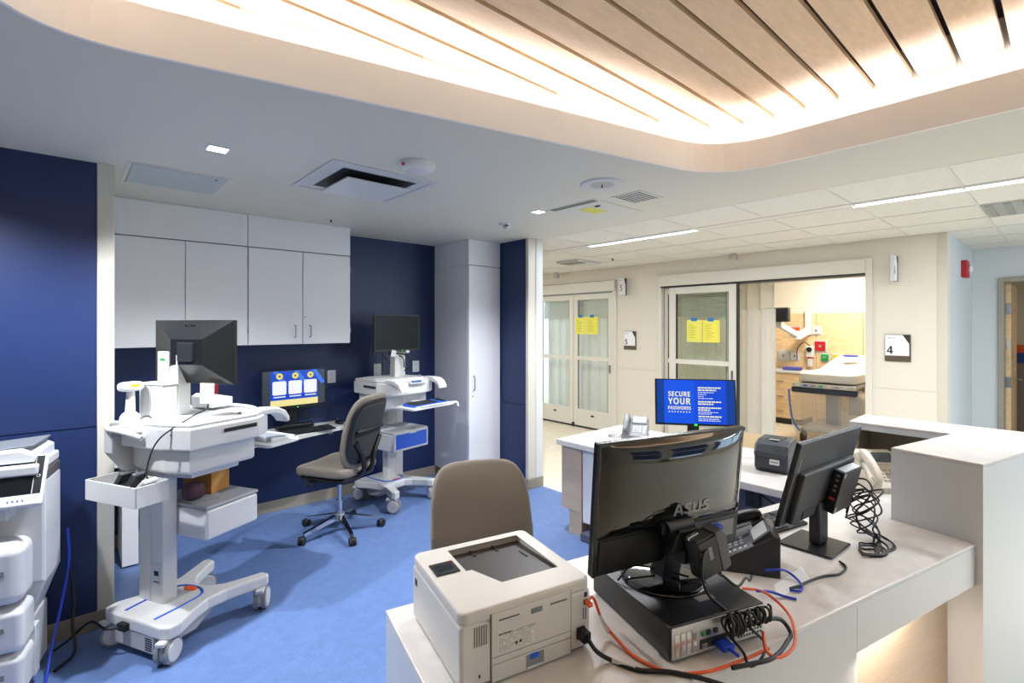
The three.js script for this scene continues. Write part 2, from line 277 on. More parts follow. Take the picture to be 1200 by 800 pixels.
// ---- corridor ceiling: lay-in tiles on a grid
{ const c = structGroup('ceiling_corridor', 'white lay-in tile ceiling on a thin grid');
  const xs = [[3.665, 4.29], [4.42, 5.03], [5.03, 5.64], [5.64, 6.25]], zs = []; for (let k = -14; k <= 5; k++) zs.push([-0.475 + 0.61 * k, -0.475 + 0.61 * (k + 1)]);
  const lights = [[-6.9, -5.6], [-3.62, -2.34], [-1.10, 1.3], [1.7, 2.9]];  // first and last are unseen fixtures, added to brighten far corridor and front
  for (const [z0, z1] of zs) {
    for (const [x0, x1] of xs) part(c, 'tile', bx(x0 + 0.008, x1 - 0.008, CE + 0.006, CE + 0.022, z0 + 0.008, z1 - 0.008, 0.003), tileM);
    if (z1 > -0.3) for (const [x0, x1] of [[6.25, 6.86], [6.86, 7.47], [7.47, 7.95]]) part(c, 'tile', bx(x0 + 0.008, x1 - 0.008, CE + 0.006, CE + 0.022, z0 + 0.008, z1 - 0.008, 0.003), tileM);
  }
  for (const [x0, x1] of [[6.25, 6.86], [6.86, 7.47], [7.47, 7.95]]) part(c, 'tile', bx(x0 + 0.008, x1 - 0.008, CE + 0.006, CE + 0.022, -0.80, -0.483, 0.003), tileM);
  let prev = -9.2; for (const [a, b] of [...lights, [3.2, 3.2]]) { part(c, 'filler_tile', bx(4.298, 4.412, CE + 0.004, CE + 0.022, prev, a, 0.002), tileM); prev = b; }
  part(c, 'grid', [bx(3.645, 3.673, CE - 0.001, CE + 0.03, -9.2, 3.2, 0), ...[4.29, 4.42, 5.03, 5.64].map((x) => bx(x - 0.008, x + 0.008, CE + 0.002, CE + 0.02, -9.2, 3.2, 0)), ...[6.25, 6.86, 7.47].map((x) => bx(x - 0.008, x + 0.008, CE + 0.002, CE + 0.02, -0.8, 3.2, 0)), ...zs.map(([z]) => bx(3.673, z > -0.6 ? 7.95 : 6.25, CE + 0.0025, CE + 0.02, z - 0.008, z + 0.008, 0))], mat('#d9d7d0', 0.5));
  part(c, 'deck', bx(3.6, 8.1, CE + 0.05, CE + 0.1, -9.2, 3.2, 0), M.ceil);
  for (const [i, [z0, z1]] of lights.entries()) {
    const l = thing('linear_light', ['unseen linear ceiling light added to brighten the far corridor', 'slim recessed linear ceiling light in front of the closed bay', 'slim recessed linear ceiling light over the transaction counter', 'unseen linear ceiling light added as fill opposite the station'][i], 'light', [4.355, CE, (z0 + z1) / 2], 0);
    part(l, 'housing', [bx(-0.055, -0.045, -0.001, 0.03, z0 - (z0 + z1) / 2, z1 - (z0 + z1) / 2, 0), bx(0.045, 0.055, -0.001, 0.03, z0 - (z0 + z1) / 2, z1 - (z0 + z1) / 2, 0)], M.white2);
    part(l, 'diffuser', bx(-0.045, 0.045, 0.004, 0.03, z0 - (z0 + z1) / 2, z1 - (z0 + z1) / 2, 0), glow(coolLamp, 1.6));
    rectLight(l, coolLamp, LINEAR, 0.09, z1 - z0, [0, 0.0, 0], [4.355, 0, (z0 + z1) / 2]);
  }
}
// ---- bay 4 interior (patient room)
{ struct('wall_bay_back', bx(9.6, 9.7, 0, 2.9, -4.3, -0.9, 0), M.cream, 'white upper wall of the patient bay');
  const p = structGroup('wall_bay_panels', 'tan wood-look headwall panels');
  for (let k = 0; k < 5; k++) part(p, 'panel', bx(9.575, 9.6, 0, 1.87, -4.3 + 0.68 * k + 0.003, -4.3 + 0.68 * (k + 1) - 0.003, 0.002), mapleM);
  struct('wall_bay_side', bx(6.41, 9.7, 0, 2.9, -4.4, -4.3, 0), M.cream, 'partition between the two bays');
  struct('wall_bay_side_near', bx(8.1, 9.7, 0, 2.9, -1.0, -0.9, 0), M.cream, 'partition at the bay corner');
  struct('ceiling_bay', bx(6.25, 9.7, 2.74, 2.8, -9.2, -0.8, 0), M.ceil, 'bay ceiling');
  struct('wall_bay_far', bx(8.9, 9.0, 0, 2.9, -9.2, -4.4, 0), M.cream, 'back wall of the closed bay');
  for (const [i, z] of [[0, -2.2], [1, -5.6]]) {
    const l = thing('ceiling_panel_light', ['square ceiling light over the stretcher', 'square ceiling light inside the closed bay'][i], 'light', [i ? 7.6 : 8.3, 2.74, z]);
    part(l, 'frame', [bx(-0.62, -0.6, -0.01, 0, -0.32, 0.32, 0), bx(0.6, 0.62, -0.01, 0, -0.32, 0.32, 0), bx(-0.6, 0.6, -0.01, 0, -0.32, -0.3, 0), bx(-0.6, 0.6, -0.01, 0, 0.3, 0.32, 0)], M.white2);
    part(l, 'diffuser', bx(-0.6, 0.6, -0.004, 0, -0.3, 0.3, 0), glow('#fff3e0', 1.5));
    rectLight(l, '#fff6ea', i ? BAY5 : BAY4, 1.2, 0.6, [0, -0.012, 0], [i ? 7.6 : 8.3, 0, z]);
  }
}
// ---- room beyond the wooden door
{ struct('wall_beyond', bx(11.0, 11.1, 0, CE, -2.2, 2.5, 0), M.cream, 'wall of the room beyond the wooden door');
  struct('wall_beyond_side', [bx(8.1, 11.1, 0, CE, -1.3, -1.2, 0), bx(8.1, 11.1, 0, CE, 2.4, 2.5, 0)], M.cream, 'side wall of the room beyond the wooden door');
  struct('ceiling_beyond', bx(8.0, 11.1, CE, CE + 0.05, -1.3, 2.5, 0), M.ceil, 'ceiling beyond the wooden door');
  const l = thing('ceiling_panel_light', 'ceiling light in the room beyond the wooden door', 'light', [9.6, CE, 0.6]);
  part(l, 'diffuser', bx(-0.3, 0.3, -0.01, 0, -0.3, 0.3, 0), glow('#fff3e0', 1.2)); rectLight(l, '#fff0dc', 6, 0.6, 0.6, [0, -0.02, 0], [9.6, 0, 0.6]);
  const lo = structGroup('trim_1', 'grey wainscot with an orange and a blue stripe'); part(lo, 'wainscot', bx(10.985, 11.0, 0, 1.08, -1.2, 2.4, 0), mat('#8b8680', 0.6)); part(lo, 'stripe', bx(10.98, 11.0, 1.24, 1.36, -1.2, 2.4, 0), M.orange); part(lo, 'stripe', bx(10.98, 11.0, 1.08, 1.24, -1.2, 2.4, 0), mat('#1c3f9e', 0.5));
}
// ================================================================ bay doors
function pane(x, z0, z1, y0, y1) { return plane(z1 - z0, y1 - y0, x, (y0 + y1) / 2, (z0 + z1) / 2, -90); }
function leafFrame(x, z0, z1, y0, y1, st, botRail, mid, topRail = 0.09) {
  return [bx(x - 0.02, x + 0.02, y0, y1, z0, z0 + st, 0.003), bx(x - 0.02, x + 0.02, y0, y1, z1 - st, z1, 0.003), bx(x - 0.02, x + 0.02, y1 - topRail, y1, z0 + st, z1 - st, 0.003), bx(x - 0.02, x + 0.02, y0, y0 + botRail, z0 + st, z1 - st, 0.003), bx(x - 0.018, x + 0.018, mid - 0.03, mid + 0.03, z0 + st, z1 - st, 0.003)];
}
const frameM = mat('#dedace', 0.4), seal = mat('#2c2d2c', 0.6), curtainM = texMat(tx.curtain, 0.9, 1.5, { transmission: 0.45, side: THREE.DoubleSide }), blindM = mat('#dcdcd2', 0.5);
function drape(z0, z1, y0, y1, amp, waves, x) {           // one sheet of pleated cloth hanging along z
  const g = new THREE.PlaneGeometry(z1 - z0, y1 - y0, Math.round(waves * 14), 6), p = g.attributes.position;
  for (let i = 0; i < p.count; i++) { const t = p.getX(i) / (z1 - z0) + 0.5, v = p.getY(i) / (y1 - y0) + 0.5, k = 0.75 + 0.25 * (1 - v); p.setXYZ(i, x + k * (amp * Math.sin(t * waves * 2 * PI) + amp * 0.35 * Math.sin(t * waves * 4.3 * PI + 1)), y0 + (y1 - y0) * v, z0 + (z1 - z0) * t); }
  g.computeVertexNormals(); return g;
}
{ const d = structGroup('door_1', 'closed double sliding glass door of the bay numbered 5');
  part(d, 'header', bx(W2 - 0.05, W2 + 0.06, 2.19, 2.35, D5[0], D5[1] + 0.02, 0.004), frameM);
  part(d, 'header_shadow_gap', bx(W2 - 0.02, W2 + 0.06, 2.165, 2.19, D5[0], D5[1], 0), M.midGrey);
  part(d, 'jamb', [bx(W2 - 0.03, W2 + 0.1, 0, OPH, D5[1] - 0.03, D5[1] + 0.03, 0.003), bx(W2 - 0.03, W2 + 0.1, 0, OPH, D5[0] - 0.03, D5[0] + 0.03, 0.003)], frameM);
  part(d, 'track_gap', bx(W2 - 0.01, W2 + 0.02, 0.003, 0.03, D5[0] + 0.03, D5[1] - 0.03, 0), seal);
  for (const [z0, z1] of [[-6.32, -5.50], [-5.49, -4.70]]) {
    const l = part(d, 'leaf', leafFrame(W2 + 0.005, z0, z1, 0.03, 2.165, 0.085, 0.27, 1.13), frameM);
    part(l, 'pane', pane(W2 + 0.005, z0 + 0.085, z1 - 0.085, 0.3, 2.075), glass);
    part(l, 'gasket', [bx(W2 - 0.01, W2 + 0.012, 0.3, 2.075, z0 + 0.085, z0 + 0.1, 0), bx(W2 - 0.01, W2 + 0.012, 0.3, 2.075, z1 - 0.095, z1 - 0.085, 0)], M.midGrey);
    part(l, 'bolt', bx(W2 - 0.022, W2 - 0.014, 0.20, 0.225, (z0 + z1) / 2 - 0.03, (z0 + z1) / 2 + 0.03, 0.003), M.dark);
  }
  part(d, 'pull', bx(W2 - 0.035, W2 - 0.015, 0.92, 1.05, -4.76, -4.74, 0.004), M.steel);
  part(d, 'floor_bolt', bx(W2 - 0.03, W2 - 0.015, 0.0, 0.07, -5.52, -5.47, 0.003), seal);
  const b = thing('window_blind', 'white slatted blind lowered part way behind the closed bay glass', 'blind', [W2 + 0.10, 0, -5.5]);
  part(b, 'head_rail', bx(-0.02, 0.02, 2.12, 2.16, -0.78, 0.78, 0.003), blindM);
  for (let k = 0; k < 14; k++) part(b, 'slat', T(rotZ(new THREE.BoxGeometry(0.03, 0.0015, 1.56), 35), 0, 2.1 - 0.024 * k, 0), blindM);
  single('privacy_curtain', 'white curtain drawn closed behind the bay 5 glass', 'curtain', drape(-6.3, -4.75, 0.002, 2.12, 0.03, 9, W2 + 0.22), texMat(tx.curtain, 0.9, 1.5, { color: '#ffffff', transmission: 0.5 }));
}
{ const d = structGroup('door_2', 'open sliding glass door of the bay numbered 4');
  part(d, 'header', bx(W2 - 0.05, W2 + 0.10, 2.205, 2.355, D4[0] + 0.02, D4[1] - 0.02, 0.004), frameM);
  part(d, 'header_gap', bx(W2 - 0.03, W2 + 0.08, 2.185, 2.205, D4[0] + 0.02, D4[1] - 0.02, 0), seal);
  part(d, 'jamb', [bx(W2 - 0.03, W2 + 0.16, 0, 2.36, D4[0] - 0.02, D4[0] + 0.035, 0.003), bx(W2 - 0.03, W2 + 0.16, 0, 2.36, D4[1] - 0.02, D4[1] + 0.04, 0.003)], frameM);
  for (const [i, z0, z1, x] of [[0, -3.735, -2.80, W2 + 0.0], [1, -3.84, -2.87, W2 + 0.06], [2, -3.82, -2.93, W2 + 0.12]]) {
    const l = part(d, 'leaf', leafFrame(x, z0, z1, 0.02, 2.18, i ? 0.05 : 0.1, 0.27, 1.17), frameM);
    part(l, 'pane', pane(x, z0 + (i ? 0.05 : 0.1), z1 - (i ? 0.05 : 0.1), 0.29, 2.09), glass);
    part(l, 'gasket', [bx(x - 0.01, x + 0.012, 0.29, 2.09, z0 + (i ? 0.05 : 0.1), z0 + (i ? 0.06 : 0.115), 0), bx(x - 0.012, x + 0.012, 0.29, 2.09, z1 - (i ? 0.06 : 0.108), z1 - (i ? 0.05 : 0.1), 0)], seal);
  }
  part(d, 'edge_seal', bx(W2 - 0.022, W2 + 0.02, 0.02, 2.19, -2.80, -2.775, 0), seal);
  part(d, 'pull', bx(W2 - 0.04, W2 - 0.02, 0.98, 1.09, -2.86, -2.84, 0.004), M.steel);
  const b = thing('window_blind', 'pale slatted blind lowered part way behind the open bay door', 'blind', [W2 + 0.19, 0, -3.32]);
  part(b, 'head_rail', bx(-0.02, 0.02, 2.12, 2.16, -0.42, 0.42, 0.003), blindM);
  for (let k = 0; k < 13; k++) part(b, 'slat', T(rotZ(new THREE.BoxGeometry(0.03, 0.0015, 0.84), 35), 0, 2.1 - 0.026 * k, 0), blindM);
  single('privacy_curtain', 'grey green curtain hanging behind the open bay door glass', 'curtain', drape(-3.8, -2.86, 0.002, 2.14, 0.02, 5, W2 + 0.28), texMat(tx.curtain, 0.9, 1.5, { color: '#f4f6f0', transmission: 0.5 }));
}
{ // gathered cubicle curtain with open mesh top
  const c = thing('cubicle_curtain', 'gathered grey cubicle curtain with an open mesh top', 'curtain', [0, 0, 0]);
  part(c, 'cloth', drape(-2.97, -2.50, 0.25, 1.87, 0.035, 2.5, W2 + 0.42), curtainM);
  const net = [], n = 60;
  const at = (t, a = 0) => [W2 + 0.42 + 0.026 * Math.sin(t * 5 * PI) + 0.009 * Math.sin(t * 10.75 * PI + 1) + a, -2.97 + 0.45 * t];
  for (let r = 0; r <= 13; r++) { const y = 1.87 + 0.33 * r / 13, pts = []; for (let i = 0; i <= n; i++) { const [x, z] = at(i / n); pts.push([x, y, z]); } net.push(tube(pts, 0.0035, n, 4)); }
  for (let i = 0; i <= 34; i++) { const [x, z] = at(i / 34); net.push(bx(x - 0.003, x + 0.003, 1.87, 2.2, z - 0.003, z + 0.003, 0)); }
  const m = part(c, 'mesh_top', net, mat('#e2ded4', 0.85)); m.userData.kind = 'stuff';
  part(c, 'hanger', [-3.6, -2.6, -1.7].map((z) => bx(W2 + 0.412, W2 + 0.428, 2.225, 2.739, z - 0.008, z + 0.008, 0)), M.alu).userData.kind = 'stuff';
  part(c, 'track', bx(W2 + 0.40, W2 + 0.44, 2.2, 2.225, -3.9, -1.5, 0.003), M.alu);
}
// ---- sheets taped to the glass
function sheetTex(k) { return canvasTex(256, 340, (g, w, h) => { g.fillStyle = k ? '#f4ea5e' : '#efe968'; g.fillRect(0, 0, w, h); g.strokeStyle = '#a9a24a'; g.fillStyle = '#8f8a45'; g.lineWidth = 3; g.strokeRect(22, 40, w - 44, h - 70); for (let i = 0; i < 9; i++) { g.fillRect(40, 66 + 26 * i, 60 + ((i * 37 + k * 50) % 80), 5); g.beginPath(); g.moveTo(22, 90 + 26 * i); g.lineTo(w - 22, 90 + 26 * i); g.globalAlpha = 0.35; g.stroke(); g.globalAlpha = 1; } }); }
const tapeM = mat('#1f7fc4', 0.6);
function sheet(label, z0, z1, y0, y1, k, group) {
  const t = thing('paper_notice', label, 'notice', [W2 - 0.03, y0, (z0 + z1) / 2], 0, group), w = z1 - z0, h = y1 - y0, pm = mat('#ffffff', 0.8); pm.map = sheetTex(k);
  part(t, 'sheet', plane(w, h, -0.0015, h / 2, 0, -90), pm); part(t, 'backing', bx(-0.001, 0.0, 0, h, -w / 2, w / 2, 0), mat('#e6df6a', 0.8));
  part(t, 'tape', bx(-0.003, 0.002, h - 0.015, h + 0.03, -0.045, 0.035, 0), tapeM);
}
sheet('yellow sheet taped to the open bay door beside the stile', -3.235, -3.01, 1.44, 1.725, 1, 'yellow notices'); sheet('yellow sheet taped to the open bay door in the middle of the glass', -3.46, -3.245, 1.44, 1.73, 0, 'yellow notices');
sheet('yellow sheet taped to the closed bay door nearer the wall sign', -5.20, -4.97, 1.52, 1.80, 1, 'yellow notices'); sheet('yellow sheet taped to the closed bay door by the meeting stile', -5.44, -5.21, 1.52, 1.80, 0, 'yellow notices');
// ---- signs
function signTex(n, foot) { return canvasTex(256, foot ? 300 : 280, (g, w, h) => { g.fillStyle = '#f2f2f4'; g.fillRect(0, 0, w, h); g.fillStyle = '#55595f'; g.font = '26px sans-serif'; g.fillText('PRE-OP', 22, 44); g.fillStyle = '#15161a'; g.font = 'bold ' + (foot ? 124 : 150) + 'px sans-serif'; g.fillText(n, 18, foot ? h - 82 : h - 60); g.fillStyle = '#33312e'; g.beginPath(); g.moveTo(w - 70, 0); g.lineTo(w, 0); g.lineTo(w, 100); g.closePath(); g.fill(); if (foot) { g.fillStyle = '#5b5040'; g.fillRect(0, h - 62, w, 62); } }); }
for (const [n, zc, yc, wh] of [['5', -4.385, 1.437, 'closed bay door'], ['4', -1.18, 1.43, 'open bay with the stretcher']]) {
  const t = thing('room_sign', 'white and brown wall plaque reading ' + n + ' beside the ' + wh, 'sign', [W2 - 0.004, yc, zc]);
  part(t, 'plate', bx(-0.014, 0, -0.135, 0.135, -0.105, 0.105, 0.003), mat('#4d4438', 0.5)); const fm = mat('#ffffff', 0.45); fm.map = signTex(n, true); part(t, 'face', plane(0.195, 0.262, -0.0148, 0, -0.004, -90), fm);
}
for (const [n, zc, yc, wh] of [['5', -4.45, 2.235, 'closed bay door'], ['4', -1.19, 2.225, 'open bay with the stretcher']]) {                    // blade signs standing out from the wall
  const t = thing('blade_sign', 'projecting blade sign reading ' + n + ' high beside the ' + wh, 'sign', [W2, yc, zc]);
  part(t, 'bracket', bx(-0.02, 0, -0.115, 0.115, -0.012, 0.012, 0.003), M.white2); part(t, 'blade', bx(-0.20, -0.05, -0.125, 0.125, -0.014, 0.014, 0.003), M.white); part(t, 'dark_edge', bx(-0.05, -0.02, -0.128, 0.128, -0.016, 0.016, 0.003), mat('#1c2340', 0.4));
  const fm = mat('#ffffff', 0.45); fm.map = signTex(n, false); part(t, 'face', plane(0.14, 0.24, -0.125, 0, 0.0148, 0), fm);
}
{ const t = thing('fire_alarm', 'red fire alarm strobe on the pale wall', 'alarm', [7.19, 2.26, -0.80]);
  part(t, 'body', bx(-0.10, 0.10, -0.09, 0.09, 0, 0.05, 0.008), M.red); part(t, 'strobe', rbx(-0.03, 0.05, -0.035, 0.03, 0.05, 0.085, 0.012), mat('#e8e8ea', 0.15)); }
// wooden door, open
{ const d = structGroup('door_3', 'open light wood door in a taupe metal frame');
  part(d, 'frame', [bx(7.92, 8.12, 0, 2.2, DR[0] - 0.05, DR[0], 0.004), bx(7.92, 8.12, 0, 2.2, DR[1], DR[1] + 0.05, 0.004), bx(7.92, 8.12, 2.15, 2.2, DR[0], DR[1], 0.004)], mat('#9d978a', 0.45));
  const l = part(d, 'leaf', [bx(8.13, 8.64, 0.01, 2.14, DR[0] + 0.0, DR[0] + 0.045, 0.002), bx(8.84, 9.02, 0.01, 2.14, DR[0], DR[0] + 0.045, 0.002), bx(8.64, 8.84, 0.01, 1.02, DR[0], DR[0] + 0.045, 0.002), bx(8.64, 8.84, 1.82, 2.14, DR[0], DR[0] + 0.045, 0.002)], mapleM);
  part(l, 'vision_pane', plane(0.2, 0.8, 8.74, 1.42, DR[0] + 0.022), glass);
  for (const y of [0.25, 1.0, 1.85]) part(l, 'hinge', bx(8.118, 8.132, y - 0.06, y + 0.06, DR[0] + 0.002, DR[0] + 0.05, 0.002), M.steel);
  part(l, 'strike', bx(8.12, 8.131, 1.38, 1.5, DR[0] + 0.01, DR[0] + 0.04, 0.002), M.white2);
  part(l, 'lever', [cyl(0.012, 0.012, 0.05, 8.93, 0.98, DR[0] + 0.07, 12, 'z'), bx(8.82, 8.94, 0.97, 0.99, DR[0] + 0.085, DR[0] + 0.1, 0.004)], M.steel);
}
// ================================================================ fitted cabinets
function handle(p, x, y, z, h = 0.1) { return part(p, 'handle', tube([[x, y - h / 2, z], [x, y - h / 2 + 0.006, z + 0.024], [x, y, z + 0.03], [x, y + h / 2 - 0.006, z + 0.024], [x, y + h / 2, z]], 0.0045, 24, 8), M.steel); }
{ const Z = -4.37, yb = 1.497, yt = 2.283;
  const units = [['white upper cabinet at the wing wall end', 0.195, 1.066, 0.645, false], ['white upper cabinet above the desk screen with bar pulls', 1.070, 1.914, 1.494, true]];
  for (const [label, x0, x1, xm, h] of units) {
    const c = thing('wall_cabinet', label, 'cabinet', [x0, yb, W1], 0, 'white wall cabinets'), w = x1 - x0, dp = Z - W1;
    part(c, 'body', bx(0, w, 0, yt - yb + 0.0, 0.001, dp - 0.022, 0.001), M.lam);
    for (const [a, b, s] of [[x0, xm, 1], [xm, x1, -1]]) { const d = part(c, 'door', bx(a - x0 + 0.0025, b - x0 - 0.0025, 0.002, yt - yb - 0.004, dp - 0.020, dp, 0.002), M.lam);
      if (h) handle(d, s > 0 ? b - x0 - 0.068 : a - x0 + 0.058, 0.11, dp - 0.001, 0.1);
      for (const hy of [0.12, yt - yb - 0.12]) part(d, 'hinge', bx(s > 0 ? a - x0 - 0.001 : b - x0 - 0.004, s > 0 ? a - x0 + 0.004 : b - x0 + 0.004, hy - 0.025, hy + 0.025, dp - 0.018, dp + 0.002, 0.001), M.steel); }
    if (h) part(c, 'lock', cyl(0.006, 0.006, 0.006, xm - x0 + 0.018, 0.23, dp + 0.001, 12, 'z'), M.steel);
  }
  const s = structGroup('trim_2', 'white soffit panels above the upper cabinets');
  for (const [x0, x1] of [[0.185, 1.066], [1.070, 1.914]]) part(s, 'panel', bx(x0, x1, yt + 0.004, CE - 0.001, W1 + 0.001, Z - 0.002, 0.002), M.lam);
}
{ const c = thing('tall_cabinet', 'tall narrow white cabinet in the corner by the navy wall', 'cabinet', [3.05, 0, W1]), w = 0.42, dp = 0.635;
  part(c, 'body', bx(0, w, 0.1, 2.275, 0.001, dp - 0.022, 0.001), M.lam); part(c, 'plinth', bx(0.005, w, 0, 0.1, 0.001, dp - 0.03, 0.002), M.taupe);
  const d = part(c, 'door', bx(0.003, w - 0.002, 0.105, 2.272, dp - 0.020, dp, 0.002), M.lam); handle(d, 0.06, 1.065, dp - 0.001, 0.15); part(d, 'lock', cyl(0.007, 0.007, 0.006, 0.05, 0.93, dp + 0.001, 12, 'z'), M.steel);
  const s = structGroup('trim_3', 'white soffit panel above the tall cabinet'); part(s, 'panel', bx(3.05, 3.47, 2.279, CE - 0.001, W1 + 0.001, -4.10, 0.002), M.lam);
}
// ================================================================ ceiling fittings
const dlM = glow('#ffffff', 3);
for (const [x, z, label] of [[0.56, -2.86, 'small square downlight beside the ceiling access panel'], [-0.5, -2.86, 'small square downlight over the copier'], [2.735, -2.77, 'small square downlight by the corridor ceiling edge'], [1.64, -3.75, 'small square downlight over the wall desk']].slice(0, 3)) {
  const t = thing('downlight', label, 'light', [x, CE, z], 0, 'square downlights');
  part(t, 'trim_ring', [bx(-0.055, -0.043, -0.004, 0, -0.055, 0.055, 0.001), bx(0.043, 0.055, -0.004, 0, -0.055, 0.055, 0.001), bx(-0.043, 0.043, -0.004, 0, -0.055, -0.043, 0.001), bx(-0.043, 0.043, -0.004, 0, 0.043, 0.055, 0.001)], M.white);
  part(t, 'lens', bx(-0.043, 0.043, -0.0025, 0, -0.043, 0.043, 0), dlM);
  const s = new THREE.SpotLight('#f4f8ff', DOWN, 0, R(68), 0.5, 2); s.position.set(0, -0.02, 0); s.target.position.set(0, -2, 0); s.shadow.radius = 1.6; s.castShadow = true; s.name = 'lamp_light'; t.add(s); t.add(s.target); s.target.name = 'lamp_target';
}
{ const t = thing('access_panel', 'flush square access panel in the ceiling by the wing wall', 'panel', [0.49, CE, -3.63]);
  part(t, 'frame', [bx(-0.255, -0.235, -0.003, 0, -0.255, 0.255, 0), bx(0.235, 0.255, -0.003, 0, -0.255, 0.255, 0), bx(-0.235, 0.235, -0.003, 0, -0.255, -0.235, 0), bx(-0.235, 0.235, -0.003, 0, 0.235, 0.255, 0)], M.ceil); part(t, 'door', bx(-0.23, 0.23, -0.005, 0, -0.23, 0.23, 0.001), mat('#b9bfc2', 0.6)); part(t, 'latch', cyl(0.008, 0.008, 0.004, 0.18, -0.006, 0.17, 10), M.dark); }
{ const t = thing('ceiling_diffuser', 'square plaque air diffuser in the ceiling', 'vent', [1.385, CE, -2.95]);
  const ring = (a, b, y0, y1, m, n) => part(t, n, [bx(-a, -b, y0, y1, -a, a, 0.001), bx(b, a, y0, y1, -a, a, 0.001), bx(-b, b, y0, y1, -a, -b, 0.001), bx(-b, b, y0, y1, b, a, 0.001)], m);
  ring(0.335, 0.30, -0.006, 0, M.white2, 'frame'); ring(0.30, 0.235, -0.003, 0, M.white2, 'inner_frame'); ring(0.235, 0.0, -0.001, 0, M.dark, 'throat');
  part(t, 'plaque', bx(-0.20, 0.20, -0.046, -0.036, -0.20, 0.20, 0.004), M.white); part(t, 'hanger', [bx(-0.01, 0.01, -0.034, -0.001, -0.01, 0.01, 0)], M.dark); }
{ const t = thing('smoke_detector', 'round white smoke detector on the ceiling by the air diffuser', 'detector', [1.43, CE, -2.385]); part(t, 'body', T(new THREE.LatheGeometry([[0, -0.05], [0.06, -0.048], [0.085, -0.035], [0.095, -0.012], [0.095, 0]].map((p) => new THREE.Vector2(...p)), 32), 0, 0, 0), M.white); part(t, 'indicator', bx(-0.095, -0.075, -0.028, -0.012, -0.012, 0.012, 0.003), M.red); }
{ const t = thing('motion_sensor', 'small white ceiling sensor near the tall cabinet', 'detector', [2.83, CE, -3.28]); part(t, 'body', cyl(0.055, 0.045, 0.02, 0, -0.01, 0), M.white); part(t, 'lens', T(superE(0.07, 0.05, 0.07, 1, 1, 16, 10), 0.012, -0.03, 0.01), M.white2); part(t, 'socket', bx(-0.03, 0.0, -0.03, -0.02, 0.03, 0.05, 0.002), M.dark); }
{ const t = thing('sprinkler', 'small ceiling sprinkler head above the cabinets', 'sprinkler', [1.637, CE, -4.117]); part(t, 'plate', cyl(0.03, 0.03, 0.004, 0, -0.002, 0), M.white); part(t, 'pin', cyl(0.006, 0.01, 0.02, 0, -0.013, 0, 10), M.dark); }
{ const t = thing('sprinkler', 'small ceiling sprinkler head in the corridor tiles', 'sprinkler', [5.36, CE, -4.04]); part(t, 'plate', cyl(0.03, 0.03, 0.004, 0, 0.003, 0), M.white); part(t, 'pin', cyl(0.008, 0.012, 0.03, 0, -0.012, 0, 10), M.dark); }
{ const t = thing('ceiling_speaker', 'round white ceiling speaker beside the louvred vents', 'speaker', [2.50, CE, -1.965]); part(t, 'ring', T(new THREE.LatheGeometry([[0.075, -0.006], [0.12, -0.012], [0.135, -0.006], [0.137, 0]].map((p) => new THREE.Vector2(...p)), 40), 0, 0, 0), M.white2); part(t, 'grille', cyl(0.076, 0.076, 0.004, 0, -0.004, 0, 32), mat('#b7b7b2', 0.7)); part(t, 'post', cyl(0.004, 0.004, 0.02, 0, -0.014, 0, 8), M.dark); }
function slotVent(label, x, z, w, d, n) { const t = thing('slot_vent', label, 'vent', [x, CE, z], 0, 'slot vents'); part(t, 'frame', [bx(-w / 2, w / 2, -0.004, 0, -d / 2, d / 2, 0.001)], mat('#c9cac4', 0.5)); for (let k = 0; k < n; k++) part(t, 'slot', bx(-w / 2 + 0.02, -w / 2 + w - 0.02, -0.0055, -0.003, -d / 2 + 0.02 + (d - 0.04) * (k + 0.25) / n, -d / 2 + 0.02 + (d - 0.04) * (k + 0.6) / n, 0), M.dark); return t; }
slotVent('small louvred ceiling vent between the speaker and the tile edge', 2.93, -2.0, 0.27, 0.24, 7);
{ const t = thing('ceiling_register', 'pale ceiling register with a yellow tag by the speaker', 'vent', [3.03, CE, -2.45]); part(t, 'frame', bx(-0.29, 0.29, -0.004, 0, -0.23, 0.23, 0.001), mat('#cfd0ca', 0.5)); for (const [a, b] of [[-0.275, -0.255], [-0.24, -0.228]]) part(t, 'slot', bx(a, b, -0.006, -0.003, -0.21, 0.21, 0), M.dark); part(t, 'tag', bx(-0.12, 0.08, -0.006, -0.003, -0.06, 0.06, 0), mat('#d9d66a', 0.7)); part(t, 'latch', bx(-0.13, -0.11, -0.012, -0.003, 0.1, 0.14, 0.002), M.dark); }
{ const t = thing('ceiling_diffuser', 'grey metal return grille among the corridor tiles', 'vent', [5.335, CE, 0.13]); part(t, 'frame', bx(-0.295, 0.295, -0.003, 0.004, -0.595, 0.595, 0.001), mat('#a9aba8', 0.5)); for (let k = 0; k < 12; k++) part(t, 'louvre', bx(-0.27, 0.27, -0.008, -0.003, -0.57 + k * 0.097, -0.53 + k * 0.097, 0.001), mat('#9a9c9a', 0.5)); }
{ const t = thing('ceiling_diffuser', 'small louvred air register over the closed bay', 'vent', [5.33, CE, -4.6]); part(t, 'frame', bx(-0.25, 0.25, -0.02, 0.004, -0.2, 0.2, 0.004), M.white2); for (let k = 0; k < 5; k++) part(t, 'louvre', bx(-0.22, -0.02, -0.026, -0.02, -0.17 + k * 0.07, -0.12 + k * 0.07, 0.001), M.taupe); }
{ const t = thing('security_camera', 'small grey corridor sensor on the ceiling above the open bay', 'camera', [6.1, CE, -2.78]); part(t, 'base', cyl(0.04, 0.04, 0.015, 0, -0.006, 0), M.white2); part(t, 'head', rbx(-0.045, 0.045, -0.09, -0.013, -0.04, 0.04, 0.02), mat('#b9b6ae', 0.5)); }
